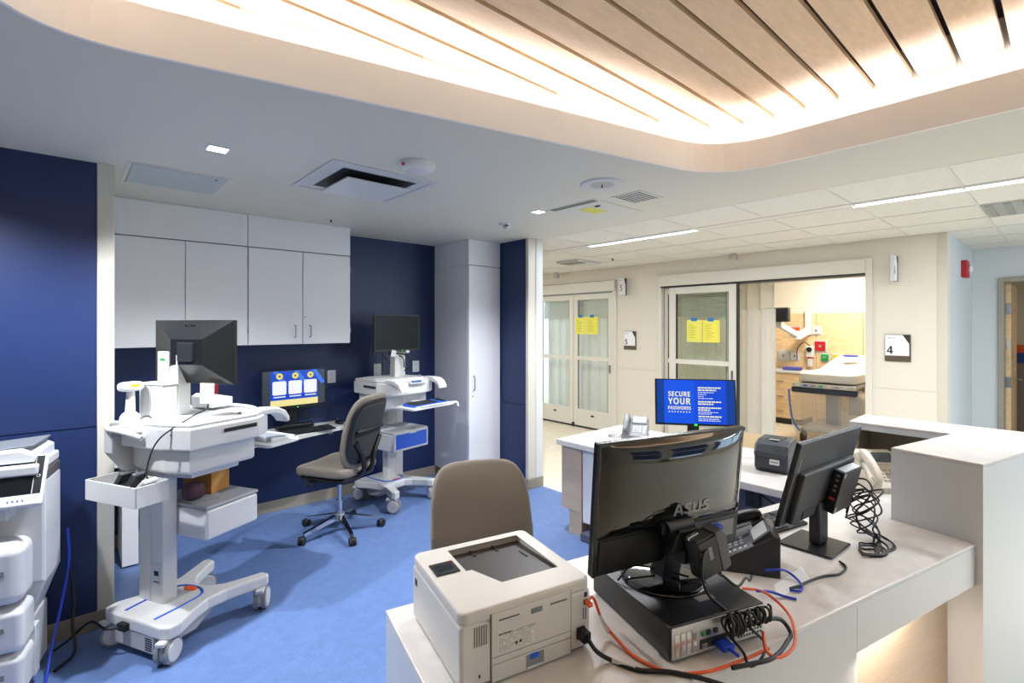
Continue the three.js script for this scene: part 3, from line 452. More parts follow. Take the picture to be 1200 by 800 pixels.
{ const t = thing('security_camera', 'small grey corridor sensor on the ceiling above the closed bay', 'camera', [6.1, CE, -5.75]); part(t, 'base', cyl(0.04, 0.04, 0.015, 0, -0.006, 0), M.white2); part(t, 'head', rbx(-0.045, 0.045, -0.09, -0.013, -0.04, 0.04, 0.02), mat('#b9b6ae', 0.5)); }
// ================================================================ wall plates on the navy wall
function outlet(label, x, y, color, red) { const t = thing('wall_outlet', label, 'outlet', [x, y, W1], 0); part(t, 'plate', bx(-0.04, 0.04, -0.06, 0.06, 0, 0.008, 0.002), color); for (const dy of [-0.025, 0.025]) part(t, 'socket', bx(-0.017, 0.017, dy - 0.015, dy + 0.015, 0.008, 0.0105, 0.001), red ? mat('#8a0d14', 0.4) : M.white2); }
outlet('red emergency outlet on the navy wall', 0.889, 1.113, M.red, true); outlet('white outlet beside the desk screen', 1.885, 1.167, M.white); outlet('white outlet on the wall beside the cart pole', 2.36, 1.205, M.white2); outlet('white outlet on the wall under the mounted cart screen', 2.808, 1.215, M.white);
// ================================================================ patient bay contents
{ const t = thing('stretcher', 'stretcher under clear plastic with navy bumper', 'stretcher', [7.70, 0, -2.27]);
  // local x: towards the headwall
  const mt = part(t, 'mattress', T(superE(1.95, 0.14, 0.72, 0.25, 0.2, 36, 14, ([x, y, z]) => [x, y + (x > 0.25 ? (x - 0.25) * 0.28 : 0), z]), 0.98, 0.93, 0), mat('#dcd6cc', 0.6));
  part(t, 'deck', bx(0.03, 1.87, 0.79, 0.855, -0.34, 0.34, 0.015), mat('#9b9a98', 0.4));
  const b = part(t, 'foot_bumper', rbx(-0.05, 0.03, 0.72, 0.80, -0.40, 0.40, 0.03), mat('#1d2740', 0.45)); part(b, 'panel', bx(-0.055, 0.02, 0.80, 0.855, -0.38, 0.38, 0.01), mat('#b9b8b4', 0.4)); for (let k = 0; k < 7; k++) part(b, 'button', bx(-0.06, -0.052, 0.815, 0.838, -0.33 + k * 0.095, -0.28 + k * 0.095, 0.002), [M.white, M.blue, M.midGrey, M.green, M.white, M.midGrey, M.white][k]);
  part(t, 'pedestal', bx(0.35, 0.5, 0.25, 0.79, -0.08, 0.08, 0.02), M.midGrey); part(t, 'pedestal', bx(1.45, 1.6, 0.25, 0.79, -0.08, 0.08, 0.02), M.midGrey);
  part(t, 'undercarriage', rbx(0.1, 1.85, 0.16, 0.26, -0.3, 0.3, 0.04), mat('#c4c2bd', 0.4));
  for (const [x, z] of [[0.15, -0.3], [0.15, 0.3], [1.8, -0.3], [1.8, 0.3]]) { const w = part(t, 'caster', cyl(0.085, 0.085, 0.04, x, 0.085, z, 24, 'z'), M.dark); part(w, 'fork', bx(x - 0.02, x + 0.02, 0.1, 0.2, z - 0.03, z + 0.03, 0.005), M.midGrey); }
  for (const z of [-0.37, 0.37]) part(t, 'side_rail', [tube([[0.5, 0.82, z], [0.5, 0.74, z], [0.62, 0.66, z], [1.3, 0.66, z], [1.45, 0.74, z], [1.45, 0.82, z]], 0.014, 40, 8), ...[0.75, 1.0, 1.25].map((x) => rod([x, 0.66, z], [x, 0.82, z], 0.008))], M.white2);
  const cm = new THREE.MeshPhysicalMaterial({ color: '#ffffff', transmission: 0.85, thickness: 0, roughness: 0.2, ior: 1.45, side: THREE.DoubleSide });
  part(t, 'plastic_cover', [T(superE(0.5, 0.72, 0.92, 0.35, 0.35, 40, 24, ([x, y, z]) => [x + 0.02 * Math.sin(9 * z + 7 * y), y, z + 0.03 * Math.sin(14 * y + 5 * x)]), 0.28, 0.42, 0)], cm, 'clear crumpled plastic cover');
  part(t, 'strap', tube([[-0.06, 0.76, -0.42], [-0.07, 0.55, -0.4], [-0.05, 0.3, -0.36], [0.0, 0.18, -0.3]], 0.012, 20, 6), mat('#3f74c0', 0.6)); }
single('folded_cloth', 'blue strip lying on the raised head of the stretcher', 'cloth', T(superE(0.16, 0.03, 0.2, 0.5, 0.5, 16, 8), 0, 0, 0), mat('#3a4bb4', 0.7), [9.05, 1.19, -2.3], 20);
{ const t = thing('base_cabinet', 'light wood base cabinet with white counter in the bay', 'cabinet', [9.05, 0, -3.6]); part(t, 'body', bx(-0.02, 0.52, 0.1, 0.86, -0.62, 0.61, 0.003), mapleM); part(t, 'plinth', bx(0.03, 0.52, 0, 0.1, -0.62, 0.61, 0), M.dark); part(t, 'counter', bx(-0.05, 0.52, 0.86, 0.90, -0.65, 0.63, 0.005), M.white);
  for (const [z0, z1] of [[-0.61, -0.01], [0.0, 0.60]]) for (const [y0, y1] of [[0.11, 0.34], [0.345, 0.59], [0.595, 0.85]]) { const d = part(t, 'drawer', bx(-0.04, -0.02, y0, y1, z0, z1, 0.002), mapleM); part(d, 'pull', bx(-0.055, -0.04, (y0 + y1) / 2 - 0.005, (y0 + y1) / 2 + 0.005, (z0 + z1) / 2 - 0.05, (z0 + z1) / 2 + 0.05, 0.002), M.steel); } }
single('glove_pack', 'purple pack lying on the bay counter', 'pack', rbx(-0.09, 0.09, 0, 0.06, -0.14, 0.14, 0.02), mat('#4a4a9a', 0.5), [9.2, 0.90, -3.18], 10);
{ const t = thing('wall_monitor_arm', 'patient monitor on a white folding wall arm', 'monitor', [9.575, 1.45, -3.05]);
  part(t, 'wall_rail', bx(-0.05, 0, 0.05, 0.48, -0.05, 0.05, 0.008), M.white); const a = part(t, 'arm', [bar([-0.05, 0.12, 0], [-0.38, 0.03, -0.05], 0.09, 0.1), bar([-0.38, 0.05, -0.05], [-0.83, 0.22, -0.17], 0.07, 0.08), cyl(0.06, 0.06, 0.14, -0.38, 0.05, -0.05, 18)], M.white);
  const h = part(t, 'head', rbx(-0.98, -0.88, 0.27, 0.50, -0.36, 0.02, 0.02), M.dark); part(h, 'screen', bx(-0.984, -0.979, 0.30, 0.47, -0.33, -0.02, 0), mat('#22262e', 0.1)); part(h, 'status_light', bx(-0.987, -0.983, 0.38, 0.43, -0.26, -0.20, 0), glow('#cfe3ff', 1)); part(t, 'mount', bx(-0.9, -0.80, 0.18, 0.27, -0.22, -0.12, 0.01), M.white2); }
for (const [label, y, z, m, w] of [['orange wall plate above the bay outlets', 1.56, -3.26, M.orange, 0.14], ['white wall plate beside the orange plate', 1.575, -2.93, M.white, 0.12], ['white outlet plate over the bay counter', 1.123, -3.45, M.white2, 0.16], ['white double outlet plate over the bay counter end', 1.123, -3.264, M.white, 0.12], ['red sharps box on the bay headwall', 1.31, -2.87, M.red, 0.16], ['green gas outlet on the bay headwall', 1.12, -2.80, M.green, 0.11], ['yellow gas outlet on the bay headwall', 1.12, -2.63, M.yellow, 0.11]]) {
  const t = thing('wall_plate', label, 'wall plate', [9.575, y, z]); part(t, 'frame', bx(-0.012, 0, -w / 2 - 0.02, w / 2 + 0.02, -w / 2 - 0.02, w / 2 + 0.02, 0.003), M.white2); part(t, 'face', bx(-0.03, -0.012, -w / 2, w / 2, -w / 2, w / 2, 0.004), m); part(t, 'port', bx(-0.034, -0.03, -0.02, 0.02, -0.02, 0.02, 0.002), M.midGrey); }
{ const t = thing('suction_regulator', 'white and red suction regulator hanging on the headwall', 'regulator', [9.575, 1.17, -3.01]); part(t, 'body', rbx(-0.1, 0, -0.06, 0.14, -0.06, 0.06, 0.02), M.white); part(t, 'gauge', cyl(0.04, 0.04, 0.02, -0.11, 0.08, 0, 20, 'x'), M.black); part(t, 'jar', cyl(0.045, 0.04, 0.14, -0.06, -0.14, 0, 20), mat('#d8d8da', 0.2)); part(t, 'band', cyl(0.047, 0.047, 0.03, -0.06, -0.06, 0, 20), M.red); part(t, 'hose', tube([[-0.06, 0.14, 0], [-0.1, 0.2, -0.08], [-0.1, 0.1, -0.18], [-0.08, -0.1, -0.2]], 0.008, 24, 6), M.dark); }
// ================================================================ wall desk along the navy wall
const WD = 0.74;
{ const t = thing('wall_desk', 'white wall desk under the upper cabinets', 'desk', [0, 0, 0]);
  part(t, 'top', slab([[0.19, W1 + 0.001], [0.19, -4.23], [1.22, -4.215], [1.90, -4.44], [1.97, -4.52], [1.97, W1 + 0.001]], WD - 0.035, WD, 0.004), M.white);
  part(t, 'support_panel', bx(0.27, 0.36, 0.012, WD - 0.036, W1 + 0.02, -4.29, 0.002), M.lam); part(t, 'support_bolt', cyl(0.012, 0.012, 0.006, 0.33, 0.60, -4.287, 12, 'z'), M.dark);
  part(t, 'bracket', prof([[0, 0], [0.02, 0], [0.32, -0.02 + 0.02], [0.32, 0.02], [0, 0.02]].map(([a, b]) => [a, b]), -0.02, 0.02, 0).rotateY(-PI / 2).translate(1.75, WD - 0.056, W1 + 0.005), M.steel); }
function keyboard(name, label, pos, turn, body, keys, w = 0.44, group) {
  const t = thing(name, label, 'keyboard', pos, turn, group); part(t, 'case', prof([[-0.07, 0], [0.07, 0], [0.07, 0.012], [-0.07, 0.024]], -w / 2, w / 2, 0.003).rotateY(-PI / 2), body);
  const g = []; for (let r = 0; r < 5; r++) for (let k = 0; k < Math.round(w / 0.02) - 1; k++) { if (Math.abs(k - 15.5) < 0.6) continue; g.push(T(new THREE.BoxGeometry(0.016, 0.006, 0.021), -w / 2 + 0.02 + k * 0.02, 0.0235 - r * 0.0022, -0.052 + r * 0.026)); }
  const km = part(t, 'keys', g, keys); km.userData.kind = 'stuff'; return t;
}
function mouse(label, pos, turn) { const t = thing('computer_mouse', label, 'mouse', pos, turn); part(t, 'shell', T(superE(0.06, 0.055, 0.105, 0.8, 0.7, 18, 12, ([x, y, z]) => [x, Math.max(y, -0.008) , z]), 0, 0.008, 0), M.black); part(t, 'wheel', cyl(0.009, 0.009, 0.008, 0, 0.032, -0.03, 12, 'x'), M.midGrey); }
// screen images
const texWelcome = canvasTex(512, 300, (g, w, h) => { g.fillStyle = '#39424f'; g.fillRect(0, 0, w, h); g.fillStyle = '#1447c8'; g.fillRect(60, 0, w - 120, h); g.fillStyle = '#3f78e6'; for (const x of [80, 250, 400]) { g.beginPath(); g.moveTo(x, 0); g.lineTo(x + 36, 0); g.lineTo(x + 120, 120); g.lineTo(x + 80, 130); g.closePath(); g.fill(); } g.fillStyle = '#f6e9a2'; g.fillRect(60, 246, w - 120, 54); for (const x of [76, 204, 332]) { g.fillStyle = '#f8fafc'; g.beginPath(); g.roundRect(x, 86, 110, 116, 12); g.fill(); g.fillStyle = '#f2e25a'; g.beginPath(); g.arc(x + 56, 44, 27, 0, 7); g.fill(); g.fillStyle = '#dfe8f8'; g.fillRect(x + 8, 214, 96, 11); g.fillStyle = '#2c57b0'; g.beginPath(); g.arc(x + 56, 44, 9, 0, 7); g.fill(); } });
const texSecure = canvasTex(1024, 576, (g, w, h) => {
  g.fillStyle = '#0a3f96'; g.fillRect(0, 0, w, h); g.fillStyle = '#0f55e6'; g.fillRect(100, 0, w - 210, h); g.fillStyle = '#0c49d8'; g.fillRect(500, 0, 414, h);
  g.fillStyle = '#f6f2c4'; g.textAlign = 'center'; g.font = 'bold 92px sans-serif'; g.fillText('SECURE', 302, 220, 300); g.font = 'bold 118px sans-serif'; g.fillText('YOUR', 302, 325, 300); g.font = 'bold 62px sans-serif'; g.fillText('PASSWORDS', 302, 395, 310); for (let k = 0; k < 8; k++) { g.beginPath(); g.arc(168 + 38 * k, 425, 9, 0, 7); g.fill(); }
  g.textAlign = 'left'; for (const [y, wd, hd] of [[100, 300, 1], [132, 240, 1], [164, 210, 0], [190, 110, 0], [216, 80, 0], [242, 200, 0], [285, 300, 1], [316, 200, 1], [365, 300, 1], [394, 160, 1], [424, 260, 0], [446, 170, 0], [480, 300, 1], [512, 270, 0], [534, 290, 0]]) { g.fillStyle = hd ? '#efeec8' : '#dfe8ff'; let x = 548; let s = y; while (x < 548 + wd) { s = (s * 73 + 41) % 97; const ww = 18 + s % 38; g.fillRect(x, y - (hd ? 10 : 6), Math.min(ww, 548 + wd - x), hd ? 19 : 10); x += ww + 7; } } });
function monitorHead(t, w, h, yc, scr, o = {}) {           // screen faces +z, centre at yc
  const hd = new THREE.Group(); hd.name = 'display'; hd.position.set(0, yc, 0); if (o.tilt) hd.rotation.x = R(o.tilt); t.add(hd);
  part(hd, 'bezel', bx(-w / 2, w / 2, -h / 2, h / 2, -0.012, 0.012, 0.004), o.body || M.black);
  part(hd, 'back_shell', T(superE(w * 0.8, h * 0.74, 0.06, 0.35, 0.25, 24, 12), 0, 0, -0.018), o.body || M.black);
  part(hd, 'screen', plane(w - 0.02, h - (o.chin || 0.03), 0, ((o.chin || 0.03) - 0.016) / 2, 0.0125), scr); return hd;
}
{ const t = thing('desktop_monitor', 'monitor on the wall desk showing a blue and yellow welcome screen', 'monitor', [1.49, WD, -4.575], 4);
  const h = monitorHead(t, 0.56, 0.345, 0.355, screenMat(texWelcome, 0.95), { chin: 0.04 }); part(h, 'power_light', bx(0.02, 0.03, -0.163, -0.155, 0.0122, 0.0135, 0), glow('#30ff50', 1.5));
  part(t, 'neck', bx(-0.04, 0.04, 0.012, 0.25, -0.06, -0.035, 0.006), M.black); part(t, 'base', bx(-0.13, 0.13, 0, 0.014, -0.11, 0.10, 0.006), M.black); part(t, 'base_dock', bx(-0.16, 0.16, 0.014, 0.05, -0.02, 0.05, 0.008), M.black); }
keyboard('keyboard', 'black keyboard on the wall desk in front of the monitor', [1.55, WD, -4.40], 5, M.black, M.dark); mouse('black mouse on the wall desk', [1.89, WD, -4.56], 5);
// ================================================================ workstation carts (local +x: user side)
function makeCart(label, pos, turn, o) {
  const t = thing('workstation_cart', label, 'cart', pos, turn), W = M.white, G = M.cartGrey;
  const half = [[-0.275, 0.0], [-0.275, 0.20], [-0.255, 0.245], [-0.20, 0.25], [-0.10, 0.205], [0.0, 0.175], [0.10, 0.19], [0.22, 0.235], [0.30, 0.265], [0.325, 0.25], [0.325, 0.20], [0.25, 0.165], [0.15, 0.11], [0.10, 0.05], [0.09, 0.0]];
  const pts = [...half, ...half.slice(1, -1).reverse().map(([x, z]) => [x, -z])];
  const b = part(t, 'base', slab(pts, 0.125, 0.19, 0.012, [], 3), o.dim ? M.white2 : M.white);
  part(b, 'skirt', prof([[-0.27, 0.045], [-0.05, 0.045], [0.04, 0.10], [0.05, 0.126], [-0.27, 0.126]], -0.15, 0.15, 0.008), G); 
  part(b, 'stripe', [tube([[-0.24, 0.191, 0.11], [-0.10, 0.191, 0.115], [0.02, 0.191, 0.10], [0.055, 0.191, 0.04], [0.058, 0.191, 0]], 0.006, 30, 6), tube([[-0.24, 0.191, -0.11], [-0.10, 0.191, -0.115], [0.02, 0.191, -0.10], [0.055, 0.191, -0.04], [0.058, 0.191, 0]], 0.006, 30, 6)], M.blue);
  part(b, 'badge', T(superE(0.05, 0.008, 0.09, 1, 1, 20, 8), 0.035, 0.192, -0.01), M.orange, 'small orange badge');
  for (let k = 0; k < 6; k++) part(b, 'vent_slot', bx(-0.2715, -0.268, 0.055 + 0.011 * k, 0.060 + 0.011 * k, 0.09, 0.14, 0), M.dark);
  for (const [x, z, a] of [[-0.235, 0.205, 20], [-0.235, -0.205, -30], [0.29, 0.235, 35], [0.29, -0.235, -20]]) {
    const c = new THREE.Group(); c.name = 'caster'; c.position.set(x, 0, z); c.rotation.y = R(a); t.add(c);
    part(c, 'wheel', [cyl(0.06, 0.06, 0.022, 0, 0.06, 0.021, 32, 'z'), cyl(0.06, 0.06, 0.022, 0, 0.06, -0.021, 32, 'z')], M.midGrey); part(c, 'hub', [cyl(0.048, 0.051, 0.008, 0, 0.06, 0.034, 32, 'z'), cyl(0.051, 0.048, 0.008, 0, 0.06, -0.034, 32, 'z'), cyl(0.05, 0.05, 0.02, 0, 0.06, 0, 20, 'z')], M.white2);
    part(c, 'fork', [bx(-0.02, 0.03, 0.055, 0.126, -0.008, 0.008, 0.003), bx(-0.065, 0.02, 0.108, 0.128, -0.022, 0.022, 0.005)], M.white2);
  }
  // column
  const col = part(t, 'column', [bx(-0.135, -0.055, 0.185, o.top, -0.175, -0.085, 0.008), bx(-0.135, -0.055, 0.185, o.top, -0.079, 0.015, 0.008), bx(-0.128, -0.06, 0.19, o.top - 0.015, -0.09, -0.075, 0)], W);
  part(col, 'cap', bx(-0.138, -0.05, o.top, o.top + 0.012, -0.178, 0.018, 0.005), W); part(col, 'label', bx(-0.1365, -0.1345, 0.29, 0.40, -0.065, 0.0, 0), mat('#c9cbcc', 0.5)); part(col, 'label_mark', [bx(-0.1375, -0.136, 0.335, 0.36, -0.05, -0.015, 0), bx(-0.1375, -0.136, 0.30, 0.306, -0.055, -0.01, 0)], M.dark);
  const ris = part(t, 'riser', [bx(-0.052, 0.0, 1.10, o.riser, -0.155, -0.065, 0.006), bx(-0.045, 0.03, 1.16, o.riser - 0.012, -0.065, 0.0, 0.006)], W); part(ris, 'knob', T(superE(0.055, 0.05, 0.07, 0.6, 0.9, 20, 10), -0.005, o.riser + 0.005, -0.045), W); part(ris, 'emblem', bx(-0.0535, -0.0515, o.riser - 0.05, o.riser - 0.037, -0.13, -0.09, 0), M.green);
  // work head
  const hp = [[-0.20, -0.22], [-0.235, -0.15], [-0.235, 0.13], [-0.19, 0.30], [0.18, 0.335], [0.30, 0.27], [0.345, 0.12], [0.345, -0.10], [0.28, -0.24], [0.10, -0.27]];
  const hd = part(t, 'work_head', slab(hp, 1.03, 1.145, 0.012, [], 3), W); part(hd, 'work_surface', slab(hp.map(([x, z]) => [x * 0.97, z * 0.97]), 1.145, 1.165, 0.008, [], 3), W); part(hd, 'raised_edge', [tube([[0.15, 1.17, -0.2], [0.30, 1.168, -0.09], [0.31, 1.168, 0.1], [0.25, 1.168, 0.23], [0.1, 1.17, 0.285]], 0.012, 40, 8)], W);
  part(hd, 'slot', bar([-0.02, 1.105, 0.3215], [0.165, 1.105, 0.3385], 0.006, 0.02), M.black); part(hd, 'screw', cyl(0.004, 0.004, 0.003, -0.218, 1.11, 0.20, 8, 'x'), M.dark);
  part(hd, 'storage_tray', [slab([[-0.17, -0.2], [-0.2, 0.13], [-0.165, 0.26], [0.2, 0.28], [0.26, 0.1], [0.24, -0.2]], 0.90, 1.032, 0.02, [], 3), slab([[-0.13, -0.17], [-0.15, 0.12], [-0.125, 0.22], [0.14, 0.23], [0.18, 0.1], [0.16, -0.17]], 0.87, 0.902, 0.01)], M.white2);
  for (const [a, b] of [[-0.27, -0.17], [0.19, 0.29]]) part(hd, 'grab_handle', prof([[0.20, 1.168], [0.30, 1.172], [0.37, 1.165], [0.42, 1.14], [0.45, 1.10], [0.452, 1.075], [0.435, 1.068], [0.415, 1.095], [0.385, 1.12], [0.33, 1.135], [0.20, 1.14]], a, b, 0.008, [], 3), W);
  part(hd, 'display_panel', T(rotZ(bx(-0.05, 0.05, -0.008, 0.008, -0.09, 0.09, 0.003), -32), 0.325, 1.15, 0.02), G); part(hd, 'panel_screen', T(rotZ(bx(-0.035, 0.035, 0.008, 0.0095, -0.06, 0.06, 0), -32), 0.325, 1.15, 0.02), o.lcd ? screenMat(canvasTex(64, 64, (g) => { g.fillStyle = '#5f9fd8'; g.fillRect(0, 0, 64, 64); g.fillStyle = '#cfe6f8'; for (let k = 0; k < 4; k++) g.fillRect(8, 8 + 13 * k, 40, 5); }), 0.6) : M.dark);
  // keyboard tray
  const tr = part(t, 'keyboard_tray', [slab(roundRect(0.32, 0.57, -0.26, 0.26, 0.03), 0.925, 0.945, 0.005), slab(roundRect(0.10, 0.36, -0.05, 0.05, 0.02), 0.945, 0.965, 0.003), bx(0.12, 0.18, 0.96, 1.03, -0.04, 0.04, 0.003)], W); part(tr, 'lip', tube([[0.562, 0.95, -0.22], [0.57, 0.953, 0.0], [0.562, 0.95, 0.22]], 0.008, 20, 8), W); part(tr, 'hook', tube([[0.54, 0.94, -0.25], [0.56, 0.935, -0.29], [0.57, 0.90, -0.295]], 0.012, 14, 8), W);
  // bin with lid or drawer
  const bin = part(t, 'storage_bin', bx(-0.052, 0.27, 0.52, 0.68, -0.19, 0.23, 0.015), o.blueDrawer ? G : M.white); part(bin, 'lid', slab([[-0.05, -0.19], [-0.05, 0.23], [0.27, 0.23], [0.27, -0.19]], 0.682, 0.70, 0.006), o.blueDrawer ? G : mat('#a3a5a8', 0.4)); part(bin, 'underside_foot', bx(0.0, 0.2, 0.505, 0.52, -0.1, 0.14, 0.003), mat('#b9b4a2', 0.5)); part(bin, 'lid_handle', slab([[-0.04, -0.15], [-0.04, 0.1], [0.08, 0.15], [0.16, 0.05], [0.1, -0.12]], 0.70, 0.708, 0.003), mat('#9a9da1', 0.4));
  if (o.blueDrawer) { const d = part(bin, 'drawer', bx(0.27, 0.285, 0.525, 0.695, -0.185, 0.225, 0.003), M.white); part(bin, 'drawer_face', bx(0.284, 0.29, 0.545, 0.675, -0.165, 0.205, 0.003), M.blue); part(bin, 'drawer_latch', bx(0.285, 0.298, 0.668, 0.69, -0.03, 0.05, 0.003), M.white); }
  part(t, 'rear_handle', [tube([[-0.14, 1.13, -0.22], [-0.24, 1.14, -0.235], [-0.285, 1.13, -0.18], [-0.29, 1.12, -0.04], [-0.25, 1.09, 0.03]], 0.013, 40, 8), slab([[-0.14, -0.235], [-0.275, -0.22], [-0.28, -0.03], [-0.22, 0.03], [-0.14, 0.02]], 1.11, 1.13, 0.006), bar([-0.26, 1.12, -0.03], [-0.16, 1.0, 0.02], 0.03, 0.02)], W);
  part(t, 'rear_hood', prof([[-0.275, 1.11], [-0.14, 1.11], [-0.14, 0.88], [-0.19, 0.88], [-0.275, 1.0]], -0.225, -0.16, 0.006), G);
  if (o.basket) { const k = part(t, 'basket', [bx(-0.36, -0.20, 0.785, 0.795, -0.22, 0.165, 0.002), bx(-0.36, -0.354, 0.79, 0.885, -0.22, 0.165, 0.002), bx(-0.206, -0.20, 0.79, 0.885, -0.22, 0.165, 0.002), bx(-0.36, -0.20, 0.79, 0.885, -0.22, -0.214, 0.002), bx(-0.36, -0.20, 0.79, 0.885, 0.159, 0.165, 0.002), bx(-0.20, -0.134, 0.80, 0.86, -0.12, -0.04, 0.002)], W); }
  // monitor on the riser
  const mh = new THREE.Group(); mh.name = 'display'; mh.position.set(...o.mon); mh.rotation.y = R(o.monTurn); t.add(mh);   // screen faces +x at turn 0
  const w = o.mw || 0.54, h = o.mh || 0.345;
  part(mh, 'bezel', bx(-0.012, 0.012, -h / 2, h / 2, -w / 2, w / 2, 0.003), M.black);
  const sh = new THREE.CylinderGeometry(0.5, 0.5, 1, 4, 1); // frustum back
  const fr = (x0, x1, a, b) => { const A = [[-a[0], -a[1]], [a[0], -a[1]], [a[0], a[1]], [-a[0], a[1]]], B = [[-b[0], -b[1]], [b[0], -b[1]], [b[0], b[1]], [-b[0], b[1]]], v = []; const P = (q, x) => [x, q[1], q[0]]; for (let i = 0; i < 4; i++) { const j = (i + 1) % 4; v.push(...P(A[i], x0), ...P(B[j], x1), ...P(A[j], x0), ...P(A[i], x0), ...P(B[i], x1), ...P(B[j], x1)); } v.push(...P(B[0], x1), ...P(B[2], x1), ...P(B[1], x1), ...P(B[0], x1), ...P(B[3], x1), ...P(B[2], x1)); const g = new THREE.BufferGeometry(); g.setAttribute('position', new THREE.BufferAttribute(new Float32Array(v), 3)); g.computeVertexNormals(); return g; };
  part(mh, 'back_shell', fr(-0.012, -0.058, [w / 2 - 0.004, h / 2 - 0.004], [w * 0.2, h * 0.2]), mat('#1a1b1d', 0.32)); part(mh, 'vesa_plate', bx(-0.072, -0.056, -0.05, 0.05, -0.05, 0.05, 0.003), M.dark);
  part(mh, 'screen', plane(w - 0.022, h - 0.03, 0.0125, 0.004, 0, 90), mat('#0d0c0b', 0.3, { specularIntensity: 0.5 })); 
  if (o.brand) part(mh, 'maker_mark', [T(new THREE.TorusGeometry(0.013, 0.0025, 6, 20), 0, 0, 0).rotateY(PI / 2).rotateZ(R(26)).translate(-0.0235, h / 2 - 0.035, -0.03), T(rotZ(bx(-0.001, 0.001, -0.01, 0.01, 0.0, 0.008, 0), 26), -0.0235, h / 2 - 0.035, -0.005), T(rotZ(bx(-0.001, 0.001, -0.01, 0.01, 0.014, 0.03, 0), 26), -0.0235, h / 2 - 0.035, -0.005)], mat('#0a0a0b', 0.3));
  part(t, 'monitor_bracket', rod([-0.02, o.mon[1] - 0.02, -0.03], [o.mon[0] + (o.monBack?.[0] ?? -0.06), o.mon[1] - 0.02, o.mon[2] + (o.monBack?.[1] ?? 0)], 0.016), o.brand ? M.dark : M.white2);
  if (o.tags) { part(mh, 'tag', T(rotX(bx(0.012, 0.014, -0.06, 0, -0.025, 0.025, 0), -12), 0, -h / 2 + 0.01, 0.04), M.white); part(mh, 'clip', bx(-0.005, 0.014, -h / 2 - 0.02, -h / 2 + 0.005, -0.13, -0.09, 0.003), M.white); part(mh, 'power_light', bx(0.01, 0.014, -h / 2 - 0.006, -h / 2 + 0.012, -0.06, -0.045, 0.002), M.green); }
  return t;
}
const C1 = [0.481, 0, -3.244], C1T = 27, C2 = [2.32, 0, -4.33], C2T = -78;
const cartA = makeCart('white mobile workstation cart with basket and grey bin lid beside the wing wall', C1, C1T, { riser: 1.51, top: 1.335, basket: true, mon: [0.02, 1.51, 0.05], monTurn: 6, brand: true, monBack: [-0.06, -0.01] });
const cartB = makeCart('white mobile workstation cart with blue drawer by the tall cabinet', C2, C2T, { riser: 1.40, top: 1.16, blueDrawer: true, lcd: true, mon: [0.06, 1.585, 0.0], monTurn: -8, mw: 0.50, mh: 0.345, tags: true, dim: true, monBack: [-0.06, 0.0] });
function onCart(C, turn, lx, y, lz) { const a = R(turn); return [C[0] + lx * Math.cos(a) + lz * Math.sin(a), y, C[2] - lx * Math.sin(a) + lz * Math.cos(a)]; }
keyboard('keyboard', 'grey white keyboard on the tray of the cart with the basket', onCart(C1, C1T, 0.455, 0.9455, 0.0), C1T + 90, mat('#c9ccd2', 0.5), mat('#9aa0aa', 0.5), 0.42);
keyboard('keyboard', 'black keyboard with bright blue wrist edge on the cart tray', onCart(C2, C2T, 0.45, 0.9455, 0.0), C2T + 90, M.blue, M.dark, 0.42);
{ const p = onCart(C1, C1T, -0.215, 1.131, -0.115), t = thing('barcode_scanner', 'white hand scanner with yellow band standing on the cart handle shelf', 'scanner', p, C1T);
  part(t, 'foot', T(superE(0.09, 0.10, 0.09, 0.9, 0.9, 18, 12, ([x, y, z]) => [x, Math.max(y, -0.03), z]), 0, 0.03, 0), M.white); part(t, 'handle', rod([0, 0.05, 0], [0.01, 0.185, -0.01], 0.024, 0.018, 16), M.white); part(t, 'head', T(superE(0.12, 0.05, 0.075, 0.6, 0.8, 24, 12), 0.01, 0.205, -0.01), M.white); part(t, 'band', T(superE(0.095, 0.022, 0.078, 0.5, 0.8, 24, 8), 0.01, 0.212, -0.01), M.yellow); part(t, 'lead', tube([[0.02, 0.03, 0.03], [0.05, 0.05, 0.06], [0.07, 0.02, 0.08]], 0.003, 16, 6), M.cableBlack); }
{ const spots = [[-0.29, -0.06, 38, M.dark, 'black handheld reader leaning in the cart basket'], [-0.275, 0.01, 38, M.charcoal, 'dark grey handheld reader leaning in the cart basket'], [-0.285, 0.08, 50, M.white, 'white handheld unit leaning in the cart basket']];
  for (const [lx, lz, tilt, m, label] of spots) { const t = thing('handheld_reader', label, 'device', onCart(C1, C1T, lx, 0.80, lz), C1T); part(t, 'body', T(rotX(rbx(-0.035, 0.035, 0, 0.15, -0.012, 0.012, 0.008), tilt), 0, 0.0075, -0.04), m); part(t, 'face', T(rotX(bx(-0.028, 0.028, 0.05, 0.14, 0.0115, 0.0135, 0.001), tilt), 0, 0.0075, -0.04), m === M.white ? M.midGrey : M.blackGloss); } }
{ const t = thing('cardboard_box', 'small brown cardboard box on the cart bin lid', 'box', onCart(C1, C1T, 0.13, 0.7085, -0.02), C1T + 12); part(t, 'carton', bx(-0.06, 0.08, 0, 0.12, -0.09, 0.09, 0.002), mat('#b98444', 0.75)); part(t, 'packing_tape', bx(-0.061, 0.081, 0.119, 0.1205, -0.02, 0.02, 0), mat('#c9a468', 0.4)); }
single('dark_pouch', 'dark pouch with a paper tag on the cart bin lid', 'pouch', [T(superE(0.10, 0.09, 0.10, 0.6, 0.7, 18, 12), 0, 0.045, 0)], mat('#4a3038', 0.6), onCart(C1, C1T, 0.0, 0.7085, 0.06), C1T);
single('label_printer_small', 'small white tabletop unit on the cart work surface', 'printer', [prof([[-0.06, 0], [0.07, 0], [0.07, 0.05], [-0.03, 0.075], [-0.06, 0.06]], -0.09, 0.09, 0.006)], M.white, onCart(C1, C1T, 0.19, 1.1815, -0.05), C1T);
